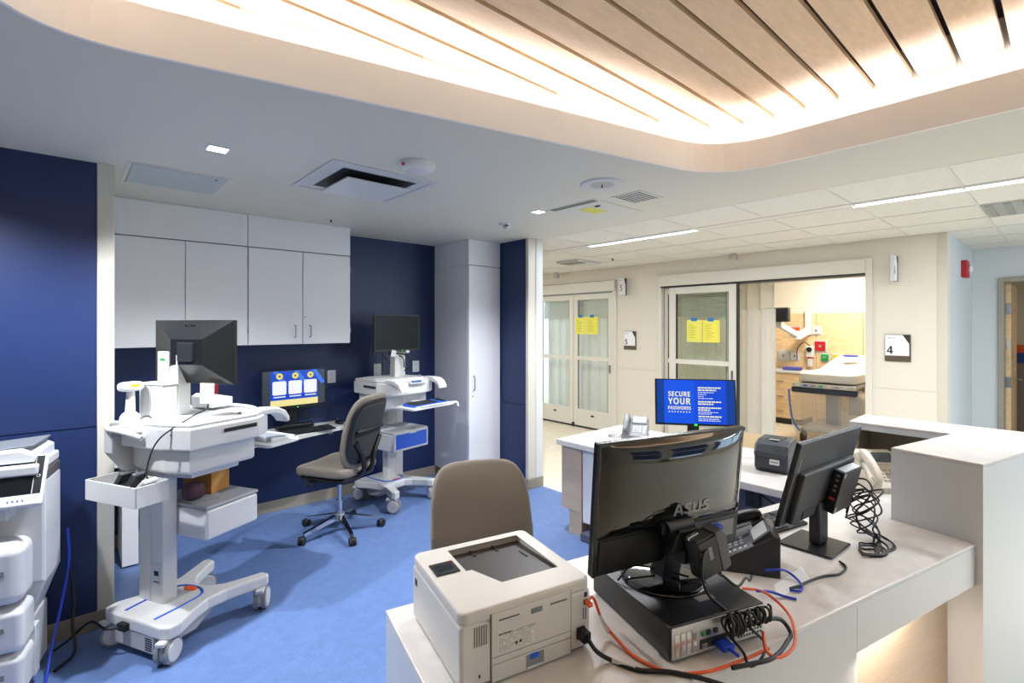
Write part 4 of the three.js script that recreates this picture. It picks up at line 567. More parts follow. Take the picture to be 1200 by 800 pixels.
single('paper_tag', 'cream paper tag hanging under the cart monitor', 'tag', bx(-0.001, 0.001, -0.11, 0, -0.045, 0.045, 0), mat('#ece4c4', 0.8), onCart(C1, C1T, -0.01, 1.345, 0.18), C1T + 8);
part(cartA, 'cable', tube([[0.0, 1.30, 0.12], [0.01, 1.22, 0.16], [-0.12, 1.19, 0.22], [-0.26, 1.10, 0.18], [-0.275, 0.98, 0.12], [-0.255, 0.90, 0.08], [-0.21, 0.87, 0.05]], 0.004, 60, 6), M.cableBlack, 'black cable');
part(cartA, 'power_cord', [tube([[-0.28, 0.145, -0.05], [-0.33, 0.15, -0.09], [-0.30, 0.12, -0.30], [-0.36, 0.05, -0.36], [-0.40, 0.012, -0.40]], 0.006, 50, 7), bx(-0.30, -0.268, 0.13, 0.165, -0.08, -0.02, 0.004)], M.cableBlack, 'black power cord');
for (const [p, r] of [[[[0.02, 1.30, 0.05], [0.0, 1.36, 0.10], [0.05, 1.40, 0.16], [0.10, 1.33, 0.20], [0.08, 1.24, 0.18], [0.03, 1.20, 0.12]], 0.008], [[[-0.02, 1.38, 0.03], [0.04, 1.35, -0.08], [0.0, 1.25, -0.14], [-0.03, 1.19, -0.16]], 0.006], [[[0.03, 1.40, 0.08], [0.12, 1.36, -0.10], [0.13, 1.28, -0.12], [0.06, 1.22, -0.09]], 0.007]]) part(cartB, 'cable', tube(p, r, 50, 6), M.cableBlack, 'black cable');
// ================================================================ office chairs (face +z)
function makeChair(label, pos, turn, dy) {
  const t = thing('office_chair', label, 'chair', pos, turn, 'taupe mesh-back task chairs');
  for (let k = 0; k < 5; k++) { const a = R(72 * k + 18), c = Math.cos(a), s = Math.sin(a), l = part(t, 'leg', [bar([c * 0.02, 0.125, s * 0.02], [c * 0.31, 0.072, s * 0.31], 0.045, 0.04, 0.028, 0.022)], M.chrome);
    const w = new THREE.Group(); w.name = 'caster'; w.position.set(c * 0.325, 0, s * 0.325); w.rotation.y = 0.9 * k + 0.4; t.add(w);
    part(w, 'wheel', [cyl(0.03, 0.03, 0.018, 0, 0.03, 0.015, 20, 'z'), cyl(0.03, 0.03, 0.018, 0, 0.03, -0.015, 20, 'z')], M.rubber); part(w, 'hood', T(superE(0.058, 0.06, 0.046, 0.8, 0.8, 14, 10, ([x, y, z]) => [x, Math.max(y, 0), z]), 0, 0.034, 0), M.black); }
  part(t, 'hub', cyl(0.04, 0.045, 0.06, 0, 0.125, 0), M.alu); part(t, 'gas_lift', [cyl(0.026, 0.026, 0.12, 0, 0.20, 0), cyl(0.017, 0.017, 0.14 + dy, 0, 0.32 + dy / 2, 0)], M.chrome);
  const up = { add(m) { m.position.y += dy; t.add(m); } };          // the sprung part stands at its own height
  part(up, 'mechanism', [bx(-0.09, 0.09, 0.37, 0.42, -0.16, 0.14, 0.015), rod([0.08, 0.40, 0.06], [0.23, 0.40, 0.08], 0.008), T(superE(0.07, 0.03, 0.05, 0.5, 0.5, 14, 8), 0.24, 0.40, 0.08)], M.black);
  part(up, 'seat', T(superE(0.50, 0.10, 0.48, 0.45, 0.35, 36, 16, ([x, y, z]) => [x, y - (z > 0.12 ? (z - 0.12) * (z - 0.12) * 1.1 : 0) + 0.25 * x * x, z]), 0, 0.475, 0.02), fabricM);
  part(up, 'seat_pan', T(superE(0.46, 0.05, 0.44, 0.4, 0.35, 24, 8), 0, 0.425, 0.01), M.black);
  const bend = (x, y) => -0.205 - 0.12 * Math.pow((y - 0.55) / 0.5, 2) * (y > 0.55 ? 1 : 0.4) + 0.45 * x * x;    // z of the back surface
  const shape = (grow, thick, dz, e) => superE(0.46 + grow, 0.58 + grow, thick, e, 0.32, 44, 24, ([x, y, z]) => { const yy = y + 0.785, k = 1 - 0.10 * Math.max(0, (yy - 0.85) / 0.25) - 0.14 * Math.max(0, (0.62 - yy) / 0.14); return [x * k, yy, z + bend(x * k, yy) + dz]; });
  const remap = (w, h, th, dz, grow = 0) => { const g = superE(w, th, h, 0.6, 0.42, 44, 14, ([x, y, z]) => { const yy = z + 0.785, k = 1 - 0.30 * Math.max(0, yy - 0.85) - 0.75 * Math.max(0, 0.64 - yy); const X = x * k; return [X, yy, y + bend(X, yy) + dz]; }); return g; };
  part(up, 'backrest', remap(0.47, 0.58, 0.055, 0), fabricM);
  const br = part(up, 'back_frame', remap(0.43, 0.50, 0.03, -0.034), M.black); part(br, 'mesh', remap(0.37, 0.43, 0.02, -0.046), mat('#2b2b2c', 0.85)); part(br, 'lumbar_bar', [tube([[-0.17, 0.80, bend(0.17, 0.80) - 0.065], [0, 0.80, bend(0, 0.80) - 0.065], [0.17, 0.80, bend(0.17, 0.80) - 0.065]], 0.012, 20, 8)], M.black);
  part(br, 'support', [tube([[-0.16, 0.72, bend(0.16, 0.72) - 0.062], [-0.08, 0.60, bend(0.08, 0.6) - 0.068], [-0.05, 0.48, -0.26], [-0.05, 0.41, -0.14]], 0.02, 30, 8), tube([[0.16, 0.72, bend(0.16, 0.72) - 0.062], [0.08, 0.60, bend(0.08, 0.6) - 0.068], [0.05, 0.48, -0.26], [0.05, 0.41, -0.14]], 0.02, 30, 8)], M.black);
  return t;
}
makeChair('taupe task chair with black mesh back pulled out from the wall desk', [1.63, 0, -3.93], -150, 0.045);
makeChair('taupe task chair tucked in behind the printer at the station desk', [1.30, 0, -1.57], -25, -0.055);
// ================================================================ copier
{ const t = thing('copier', 'white office copier with a tilted touch panel against the wing wall', 'copier', [-0.03, 0, -3.405], -12);
  const W = mat('#d3d5d8', 0.4), Wd = mat('#c3c6ca', 0.42);
  part(t, 'body', [prof([[-0.60, 0.47], [0, 0.47], [0, 0.93], [-0.60, 0.93]], 0, 0.25, 0.012), prof([[-0.60, 0.30], [-0.06, 0.30], [0.0, 0.47], [-0.60, 0.47]], 0, 0.23, 0.006)], W);
  part(t, 'lower_cabinet', bx(-0.60, -0.05, 0.03, 0.30, 0.0, 0.26, 0.01), Wd);
  const dr = [[0.05, 0.24], [0.25, 0.44], [0.45, 0.72]];
  for (const [y0, y1] of dr) { const d = part(t, 'drawer', rbx(-0.60, -0.03, y0, y1 - 0.004, 0.255, 0.42, y1 > 0.7 ? 0.05 : 0.03, 4), W); part(d, 'drawer_mark', bx(-0.13, -0.09, y0 + (y1 - y0) * 0.5, y0 + (y1 - y0) * 0.5 + 0.025, 0.4195, 0.422, 0.001), M.midGrey); }
  part(t, 'lower_drawer_edge', bx(-0.08, -0.03, 0.05, 0.28, 0.20, 0.26, 0.004), W);
  part(t, 'scanner_band', bx(-0.60, -0.0, 0.93, 0.985, 0.0, 0.33, 0.012), mat('#4d4a47', 0.45)); part(t, 'scanner_deck', bx(-0.60, -0.005, 0.985, 1.03, 0.0, 0.34, 0.01), W); part(t, 'document_feeder', prof([[-0.60, 1.03], [-0.02, 1.03], [-0.02, 1.07], [-0.07, 1.10], [-0.60, 1.075]], 0.01, 0.30, 0.012), W); part(t, 'feeder_tray', T(rotZ(bx(-0.56, 0.0, 0, 0.012, 0.03, 0.28, 0.004), 4), -0.03, 1.10, 0), mat('#63676d', 0.45));
  const p = new THREE.Group(); p.name = 'control_panel'; p.position.set(-0.095, 0.885, 0.36); p.rotation.x = R(-28); t.add(p);
  part(p, 'panel_case', rbx(-0.40, 0.115, -0.03, 0.20, -0.015, 0.015, 0.012), W); part(p, 'touch_screen', bx(-0.38, 0.075, 0.022, 0.19, 0.0148, 0.017, 0.001), mat('#121417', 0.12)); part(p, 'side_strip', bx(0.078, 0.105, 0.022, 0.19, 0.0148, 0.0168, 0.001), M.black); part(p, 'home_button', T(new THREE.TorusGeometry(0.006, 0.0015, 6, 16), 0.091, 0.1, 0.017), M.white); for (let k = 0; k < 4; k++) part(p, 'indicator', bx(0.0 + 0.016 * k, 0.005 + 0.016 * k, -0.008, 0.0, 0.0148, 0.0165, 0), mat('#2743a8', 0.4));
  part(t, 'panel_arm', bx(-0.22, -0.10, 0.80, 0.87, 0.24, 0.345, 0.01), Wd);
}
single('network_cable', 'bright blue network cable hanging beside the copier', 'cable', tube([[-0.005, 0.62, -3.42], [0.0, 0.45, -3.41], [-0.03, 0.25, -3.36], [-0.06, 0.10, -3.30], [-0.08, 0.012, -3.15], [-0.10, 0.009, -2.95]], 0.006, 50, 7), M.cableBlue);
single('power_cord', 'black power cord looping down beside the copier', 'cable', tube([[0.005, 0.40, -3.45], [0.02, 0.25, -3.44], [0.015, 0.12, -3.40], [0.02, 0.02, -3.32], [-0.05, 0.01, -3.22]], 0.007, 40, 7), M.cableBlack);
// ================================================================ nurses station millwork
const DT = -13, WT = 0.74, TT = 1.077;
function d2w(lx, y, lz) { const a = R(13); return [lx * Math.cos(a) - lz * Math.sin(a), y, lx * Math.sin(a) + lz * Math.cos(a)]; }
{ const t = thing('station_desk', 'white solid surface station desk holding the printer and screens', 'desk', [0, 0, 0], DT);
  part(t, 'worktop', slab([[0.41, -0.905], [2.700, -0.905], [2.700, -1.218], [3.335, -1.218], [3.232, -1.655], [2.62, -1.60], [0.41, -1.60]], WT - 0.014, WT, 0.004), solidM);
  part(t, 'front_panel', [bx(0.412, 1.80, 0, WT - 0.0145, -1.0, -0.906, 0.002), bx(1.80, 2.70, 0.565, WT - 0.0145, -1.0, -0.906, 0.002)], solidDaylit);
  part(t, 'end_panel', bx(0.411, 0.45, 0, WT - 0.0145, -1.598, -1.0, 0.002), solidDaylit);
  part(t, 'recess_panel', bx(1.80, 2.70, 0.0, 0.564, -1.04, -1.0, 0.001), ashM, 'pale wood recess panel');
  part(t, 'light_channel', bx(1.82, 2.68, 0.555, 0.565, -0.975, -0.955, 0.001), glow('#ffe6cc', 1.5)); 
  rectLight(t, '#ffe9d6', UNDER, 0.86, 0.018, [2.25, 0.552, -0.965], d2w(2.25, 0, -0.965)); }
{ const t = thing('transaction_counter', 'white raised transaction counter with an open cubby', 'counter', [0, 0, 0]);
  const A = d2w(2.705, 0, -0.882), F = d2w(2.705, 0, -1.215), a = [A[0], A[2]], f = [F[0], F[2]];
  const arc = []; for (let k = 0; k <= 8; k++) { const q = k / 8, u = 1 - q, p0 = [3.70, -0.05], p1 = [3.87, -0.01], p2 = [3.87, -0.2]; arc.push([u * u * p0[0] + 2 * u * q * p1[0] + q * q * p2[0], u * u * p0[1] + 2 * u * q * p1[1] + q * q * p2[1]]); }
  part(t, 'top', slab([a, ...arc, [3.87, -0.905], [3.53, -0.905], [3.53, -0.432], f], TT - 0.014, TT, 0.004), solidM);
  part(t, 'pier', slab([a, ...arc, [3.87, -0.43], [3.53, -0.434], f], 0, TT - 0.0145, 0.002), solidDaylit); part(t, 'cubby_header', bx(3.53, 3.87, TT - 0.045, TT - 0.0145, -0.905, -0.435, 0.002), solidDaylit);
  part(t, 'outer_panel', bx(3.83, 3.87, 0, TT - 0.045, -0.905, -0.432, 0.002), solidDaylit); part(t, 'end_panel', bx(3.53, 3.83, 0, TT - 0.045, -0.905, -0.865, 0.002), solidDaylit);
  part(t, 'cubby_lining', [bx(3.80, 3.83, WT, TT - 0.045, -0.865, -0.435, 0), bx(3.56, 3.80, WT, TT - 0.046, -0.865, -0.860, 0)], mat('#8d7f6c', 0.6)); part(t, 'cubby_floor', bx(3.53, 3.83, 0, WT - 0.002, -0.865, -0.435, 0.002), solidM); }
{ const t = thing('corridor_counter', 'white counter along the corridor carrying the password screen', 'counter', [0, 0, 0]);
  part(t, 'worktop', slab([[2.95, -2.78], [3.80, -2.78], [3.80, -0.985], [3.10, -0.985], [2.95, -1.02]], WT - 0.045, WT, 0.005), solidM);
  part(t, 'end_panel', slab([[2.985, -2.755], [3.78, -2.755], [3.78, -2.55], [2.985, -2.55]], 0.19, WT - 0.046, 0.002), ashM, 'tan wood end panel'); part(t, 'end_foot', bx(3.0, 3.78, 0.0, 0.19, -2.69, -2.56, 0.002), ashM); part(t, 'plinth', bx(2.94, 3.76, 0, 0.06, -2.52, -2.1, 0.002), mat('#4a4e63', 0.6));
  part(t, 'cupboard', bx(3.0, 3.7, 0.12, WT - 0.046, -2.548, -1.95, 0.003), M.lam); part(t, 'toe_kick', bx(3.06, 3.7, 0.06, 0.12, -2.54, -1.95, 0), mat('#5b4a40', 0.6)); part(t, 'modesty_panel', bx(3.74, 3.79, 0, WT - 0.046, -2.55, -0.985, 0.002), mat('#8d8d9d', 0.55)); }
{ const t = thing('wall_outlet', 'dark grey outlet box under the corridor counter', 'outlet', [3.74, 0.42, -1.545]); part(t, 'plate', bx(-0.05, 0, -0.08, 0.08, -0.05, 0.05, 0.004), M.charcoal); for (const y of [-0.035, 0.035]) part(t, 'socket', cyl(0.02, 0.02, 0.004, -0.051, y, 0, 16, 'x'), M.black); }
// ================================================================ laser printer (its back turned to the aisle)
{ const t = thing('laser_printer', 'off-white laser printer with dark output tray on the station desk', 'printer', d2w(0.675, WT, -1.33), DT), B = mat('#d7d4cc', 0.42), w = 0.2, h = 0.198, zf = 0.193;
  part(t, 'body', [rbx(-w, w, 0.006, h - 0.03, -zf, zf, 0.012)], B);
  // top cover with an opening for the output tray
  const hole = [[-0.105, -0.165], [0.16, -0.165], [0.16, 0.105], [-0.04, 0.105], [-0.085, 0.0], [-0.105, 0.0]];
  part(t, 'top_cover', slab(roundRect(-w, w, -zf, zf, 0.025), h - 0.034, h, 0.008, [hole], 3), B);
  const tray = part(t, 'output_tray', T(rotX(bx(-0.107, 0.162, -0.003, 0.0, -0.168, 0.108, 0), -3.2), 0, h - 0.014, 0), mat('#3f3a37', 0.4)); part(tray, 'tray_rib', [T(rotX(bx(-0.02, -0.015, 0, 0.004, -0.165, -0.12, 0), -3.2), 0, h - 0.014, 0), T(rotX(bx(0.06, 0.065, 0, 0.004, -0.165, -0.12, 0), -3.2), 0, h - 0.014, 0), T(rotX(bx(0.12, 0.124, 0, 0.004, -0.08, -0.03, 0), -3.2), 0, h - 0.014, 0)], M.dark);
  const cp = part(t, 'control_panel', bx(-0.185, -0.112, h, h + 0.004, -0.085, -0.015, 0.001), M.black); part(cp, 'display', bx(-0.172, -0.125, h + 0.004, h + 0.0048, -0.065, -0.035, 0), mat('#20262a', 0.15)); part(cp, 'status_light', [bx(-0.178, -0.172, h + 0.004, h + 0.005, -0.08, -0.076, 0), bx(-0.125, -0.119, h + 0.004, h + 0.005, -0.08, -0.076, 0)], M.red);
  // rear face
  const seam = mat('#6d6a63', 0.7);
  part(t, 'rear_door', bx(-0.115, 0.128, 0.070, h - 0.018, zf, zf + 0.004, 0.0015), B); part(t, 'duplex_tray', bx(-0.115, 0.128, 0.052, 0.067, zf, zf + 0.0035, 0.001), B); part(t, 'lower_door', bx(-0.115, 0.128, 0.006, 0.049, zf, zf + 0.004, 0.0015), B);
  part(t, 'seam', [bx(-0.1185, -0.1155, 0.006, h - 0.018, zf - 0.001, zf + 0.001, 0), bx(0.1285, 0.1315, 0.006, h - 0.018, zf - 0.001, zf + 0.001, 0)], seam);
  for (const [a, b] of [[-0.095, -0.035], [0.06, 0.115]]) part(t, 'slot', bx(a, b, h - 0.040, h - 0.036, zf + 0.003, zf + 0.0048, 0), seam); part(t, 'door_grip', bx(0.0, 0.035, h - 0.048, h - 0.034, zf + 0.003, zf + 0.005, 0.001), M.midGrey);
  const lat = part(t, 'latch_pocket', bx(-0.015, 0.04, 0.010, 0.045, zf + 0.003, zf + 0.0048, 0), M.midGrey); part(lat, 'blue_latch', bx(-0.003, 0.022, 0.033, 0.046, zf + 0.004, zf + 0.008, 0.001), M.blue); part(lat, 'latch_edge', bx(-0.013, 0.038, 0.008, 0.014, zf + 0.004, zf + 0.007, 0.001), M.white);
  for (let k = 0; k < 6; k++) part(t, 'vent_slot', bx(-0.163 + 0.0065 * k, -0.160 + 0.0065 * k, 0.108, 0.158, zf - 0.001, zf + 0.0008, 0), seam); for (let k = 0; k < 2; k++) part(t, 'vent_slot', bx(0.172 + 0.008 * k, 0.175 + 0.008 * k, 0.085, 0.118, zf - 0.001, zf + 0.0008, 0), seam);
  part(t, 'lock_slot', bx(-0.150, -0.146, 0.028, 0.037, zf - 0.001, zf + 0.001, 0), M.black); part(t, 'power_socket', bx(0.15, 0.178, 0.035, 0.068, zf - 0.001, zf + 0.002, 0.001), M.black); part(t, 'usb_port', bx(0.176, 0.186, 0.148, 0.160, zf - 0.001, zf + 0.001, 0), M.dark); part(t, 'network_port', bx(0.174, 0.188, 0.126, 0.140, zf - 0.001, zf + 0.002, 0), M.dark);
  const lm = mat('#ffffff', 0.6); lm.map = canvasTex(512, 256, (g, W, H) => { g.fillStyle = '#e4e0d6'; g.fillRect(0, 0, W, H); g.fillStyle = '#6a6660'; let s = 5; for (let y = 14; y < H - 10; y += 15) for (let x = 12; x < (y < 90 ? W - 14 : W - 60);) { s = (s * 73 + 29) % 101; const ww = 6 + s % 26; if (s % 7) g.fillRect(x, y, ww, y < 30 ? 9 : 5); x += ww + 6; } g.fillStyle = '#3a3834'; g.fillRect(26, 14, 150, 14); g.beginPath(); g.arc(16, 21, 9, 0, 7); g.fill(); g.beginPath(); g.arc(250, 190, 20, 0, 7); g.arc(310, 186, 20, 0, 7); g.fill(); });
  part(t, 'rating_label', plane(0.11, 0.052, -0.043, 0.102, zf + 0.0045), lm);
  part(t, 'side_mark', [bx(-w - 0.0008, -w + 0.001, 0.115, 0.135, -0.165, -0.145, 0)], M.charcoal);
  for (const [x, z] of [[-0.17, -0.16], [0.17, -0.16], [-0.17, 0.16], [0.17, 0.16]]) part(t, 'foot', cyl(0.012, 0.012, 0.007, x, 0.0035, z, 12), M.dark);
}
// ================================================================ desktop computer, rear towards the aisle
const PCp = [1.433, WT, -0.847], PCT = -20;
let slimPC, glossy, miniPC, labelPrinter, passScreen;
{ const t = slimPC = thing('desktop_computer', 'black slim desktop computer lying under the glossy monitor', 'computer', PCp, PCT);
  part(t, 'case', [bx(-0.17, 0.17, 0.006, 0.10, -0.2, 0.195, 0.004)], mat('#17181a', 0.38)); part(t, 'foot', [-0.14, 0.14].flatMap((x) => [-0.16, 0.16].map((z) => cyl(0.014, 0.014, 0.006, x, 0.003, z, 12))), M.rubber);
  part(t, 'rear_plate', bx(-0.164, 0.164, 0.010, 0.096, 0.195, 0.198, 0.001), M.alu);
  for (let k = 0; k < 4; k++) part(t, 'slot_cover', bx(-0.155 + 0.02 * k, -0.141 + 0.02 * k, 0.016, 0.078, 0.198, 0.2, 0.001), M.chrome);
  const pg = []; for (let r = 0; r < 6; r++) for (let c = 0; c < 9; c++) pg.push(cyl(0.0035, 0.0035, 0.0015, 0.07 + 0.0105 * c, 0.022 + 0.0115 * r, 0.1985, 6, 'z')); part(t, 'fan_holes', pg, M.black).userData.kind = 'stuff';
  part(t, 'port_strip', [bx(-0.07, 0.055, 0.020, 0.046, 0.1975, 0.1995, 0.001)], M.dark); for (const [x, y, w, m] of [[-0.06, 0.062, 0.01, M.green], [-0.04, 0.062, 0.016, M.dark], [-0.015, 0.062, 0.014, M.dark], [-0.055, 0.028, 0.018, M.midGrey], [0.03, 0.03, 0.02, M.midGrey]]) part(t, 'port', bx(x - w / 2, x + w / 2, y - 0.006, y + 0.006, 0.199, 0.2025, 0.001), m);
  part(t, 'video_plug', [bx(-0.02, 0.02, 0.018, 0.034, 0.2, 0.235, 0.003), cyl(0.005, 0.005, 0.03, 0, 0.026, 0.25, 8, 'z')], M.cableBlue); part(t, 'white_label', bx(0.14, 0.158, 0.078, 0.092, 0.1985, 0.1995, 0), M.white); part(t, 'top_recess', bx(-0.005, 0.055, 0.1, 0.1012, 0.10, 0.125, 0), M.midGrey); }
{ // coils of tied black cable on the back of the computer
  const at = (x, y, z) => { const a = R(PCT); return [PCp[0] + x * Math.cos(a) + z * Math.sin(a), WT + y, PCp[2] - x * Math.sin(a) + z * Math.cos(a)]; };
  const coil = (cx, cy, cz, r, n, ph, dx) => { const p = []; for (let i = 0; i <= n * 10; i++) { const a = i / 10 * 2 * PI + ph, k = 1 + 0.12 * Math.sin(i * 1.7); p.push(at(cx + dx * (i / (n * 10) - 0.5) + 0.004 * Math.sin(i), cy + r * k * Math.sin(a), cz + r * 0.7 * k * Math.cos(a))); } return tube(p, 0.0035, n * 40, 6); };
  single('cable_coil', 'tied coil of black cable hanging at the computer rear corner', 'cable', [coil(0.02, 0.088, 0.232, 0.026, 7, 0, 0.05), coil(0.03, 0.086, 0.232, 0.019, 4, 1, 0.03)], M.cableBlack, [0, 0, 0], 0, 'coils of black cable'); single('cable_coil', 'long tied bundle of black cable across the computer rear', 'cable', [coil(0.105, 0.088, 0.226, 0.020, 9, 2, 0.10)], M.cableBlack, [0, 0, 0], 0, 'coils of black cable');
}
// ================================================================ glossy monitor standing on the computer
const font = await new FontLoader().loadAsync('fonts/droid/droid_sans_bold.typeface.json');
{ const t = glossy = thing('desktop_monitor', 'glossy black monitor seen from behind on the slim computer', 'monitor', [1.44, WT + 0.1005, -0.885], -16.7), w = 0.594, h = 0.405;
  part(t, 'base', T(new THREE.LatheGeometry([[0, 0.018], [0.06, 0.017], [0.115, 0.012], [0.133, 0.006], [0.135, 0], [0, 0]].map((p) => new THREE.Vector2(...p)), 48), 0, 0, 0), M.blackGloss);
  part(t, 'neck', [prof([[-0.03, 0.012], [0.04, 0.012], [0.065, 0.13], [0.075, 0.20], [0.035, 0.20], [0.02, 0.12]], -0.035, 0.035, 0.006).rotateY(-PI / 2)], M.black);
  part(t, 'hinge', [cyl(0.024, 0.024, 0.10, -0.01, 0.19, 0.075, 20, 'x'), bx(-0.07, 0.05, 0.17, 0.21, 0.05, 0.08, 0.008)], M.black);
  const d = new THREE.Group(); d.name = 'display'; d.position.set(0.004, 0.268, 0.035); d.rotation.x = R(5); t.add(d);
  part(d, 'bezel', bx(-w / 2, w / 2, -h / 2, h / 2, -0.016, 0.008, 0.004), M.black); part(d, 'screen', plane(w - 0.03, h - 0.04, 0, 0.005, -0.0165, 180), mat('#08090b', 0.1));
  const sg = new THREE.PlaneGeometry(w - 0.008, 0.29, 64, 40), sp_ = sg.attributes.position; for (let i = 0; i < sp_.count; i++) { const s = sp_.getX(i) / (w / 2 - 0.004), q = sp_.getY(i) / 0.145; sp_.setZ(i, 0.008 + 0.022 * (1 - Math.pow(Math.abs(s), 8)) * (1 - Math.pow(Math.abs(q), 10)) + 0.014 * (1 - s * s) * (1 - q * q * q * q)); } sg.computeVertexNormals(); T(sg, 0, 0.056, 0);
  part(d, 'back_shell', sg, M.blackGloss); 
  part(d, 'rim', [bx(-w / 2, w / 2, h / 2 - 0.012, h / 2 + 0.001, -0.014, 0.013, 0.004), bx(-w / 2, -w / 2 + 0.012, -h / 2, h / 2, -0.014, 0.012, 0.003)], mat('#2a2a2c', 0.25)); part(d, 'lower_panel', bx(-w / 2 + 0.02, w / 2 - 0.02, -h / 2 + 0.012, -0.095, 0.006, 0.012, 0.002), mat('#1b1c1e', 0.4));
  part(d, 'hinge_cover', slab([[-0.075, 0.05], [0.075, 0.05], [0.05, 0.0], [0.035, -0.02], [-0.035, -0.02], [-0.05, 0.0]], 0, 0.03, 0.004).rotateX(-PI / 2).rotateZ(PI).rotateY(PI).translate(0, -0.09, 0.055), M.black);
  const vp = part(d, 'video_plug', bx(0.175, 0.20, -0.165, -0.115, 0.010, 0.035, 0.003), M.cableBlue); part(d, 'port_recess', bx(0.15, 0.27, -0.165, -0.11, 0.0118, 0.0135, 0.001), M.midGrey);
  const g = new TextGeometry('ASUS', { font, size: 0.040, depth: 0.0012, curveSegments: 4 }); g.computeBoundingBox(); g.scale(1.12, 0.85, 1);
  part(d, 'maker_name', [T(g, -0.03, -0.04, 0.0435)], mat('#8c8e90', 0.35, { metalness: 0.3 })); }
{ const t = thing('thin_client', 'black thin client box clamped to the glossy monitor neck', 'computer', [1.405, WT + 0.155, -0.745], -16.7); // leaning box
  const g = new THREE.Group(); g.name = 'housing'; g.rotation.z = R(14); t.add(g); part(g, 'case', bx(0.0, 0.11, 0.0, 0.125, -0.03, 0.022, 0.006), M.dark); part(g, 'front_plate', bx(0.003, 0.075, 0.006, 0.119, 0.0215, 0.026, 0.003), M.black); part(g, 'grey_side', prof([[0.078, 0.0], [0.112, 0.006], [0.114, 0.105], [0.10, 0.127], [0.072, 0.127]], -0.028, 0.027, 0.003), mat('#4d4f50', 0.4)); part(g, 'label', bx(0.036, 0.05, 0.055, 0.095, 0.026, 0.0268, 0), M.midGrey); part(g, 'metal_bar', bx(-0.01, 0.03, 0.127, 0.137, -0.01, 0.004, 0.002), M.chrome); part(t, 'clamp', bx(-0.03, 0.03, 0.035, 0.075, -0.075, -0.028, 0.004), M.black); }
// ================================================================ second monitor with small computer on its back
{ const t = thing('desktop_monitor', 'matte black monitor with a small computer on its back', 'monitor', [2.335, WT, -0.715], -5.4), w = 0.575, h = 0.35;
  part(t, 'base', slab([[-0.13, -0.10], [0.09, -0.10], [0.10, 0.09], [-0.11, 0.10]], 0, 0.010, 0.004), M.black); part(t, 'neck', bx(-0.045, 0.045, 0.010, 0.19, -0.015, 0.03, 0.012), mat('#1b1c1f', 0.4));
  const d = new THREE.Group(); d.name = 'display'; d.position.set(0.0, 0.30, 0.02); d.rotation.x = R(14); t.add(d); const bk = mat('#3a3b3e', 0.5);
  part(d, 'bezel', bx(-w / 2, w / 2, -h / 2, h / 2, -0.014, -0.002, 0.003), M.black); part(d, 'back_cover', bx(-w / 2 + 0.004, w / 2 - 0.004, -h / 2 + 0.004, h / 2 - 0.002, -0.003, 0.006, 0.002), bk); part(d, 'screen', plane(w - 0.02, h - 0.03, 0, 0.003, -0.0145, 180), mat('#08090b', 0.12));
  part(d, 'electronics_hump', bx(-0.24, 0.24, -0.165, 0.05, 0.0, 0.03, 0.01), bk); part(d, 'port_block', bx(-0.17, -0.06, -0.155, -0.12, 0.03, 0.034, 0.002), M.dark); part(d, 'sticker', bx(-0.255, -0.247, 0.05, 0.11, 0.006, 0.0068, 0), M.midGrey);
  part(d, 'bracket', bx(0.03, 0.19, -0.14, 0.03, 0.03, 0.036, 0.002), M.dark); }
{ const t = miniPC = thing('mini_computer', 'small black computer with a red stripe mounted behind the matte monitor', 'computer', [2.335, WT, -0.715], -5.4);
  const g = new THREE.Group(); g.name = 'housing'; g.position.set(0.0, 0.30, 0.02); g.rotation.x = R(14); t.add(g);
  part(g, 'case', bx(0.015, 0.195, -0.15, 0.035, 0.0365, 0.075, 0.003), mat('#4a4b4e', 0.35, { metalness: 0.4 })); part(g, 'port_face', bx(0.012, 0.0155, -0.148, 0.033, 0.038, 0.0735, 0.001), M.black); part(g, 'red_stripe', bx(0.0105, 0.0125, -0.09, -0.082, 0.045, 0.066, 0), mat('#e01522', 0.4)); for (const y of [-0.05, -0.03, -0.005, 0.015]) part(g, 'port', bx(0.011, 0.0122, y - 0.004, y + 0.004, 0.05, 0.062, 0), M.midGrey); part(g, 'corner_clip', [bx(0.02, 0.032, 0.012, 0.03, 0.075, 0.0765, 0), bx(0.02, 0.032, -0.145, -0.122, 0.075, 0.0765, 0)], M.white2); part(g, 'top_plate', bx(0.03, 0.18, 0.0352, 0.0362, 0.04, 0.07, 0), M.alu); }
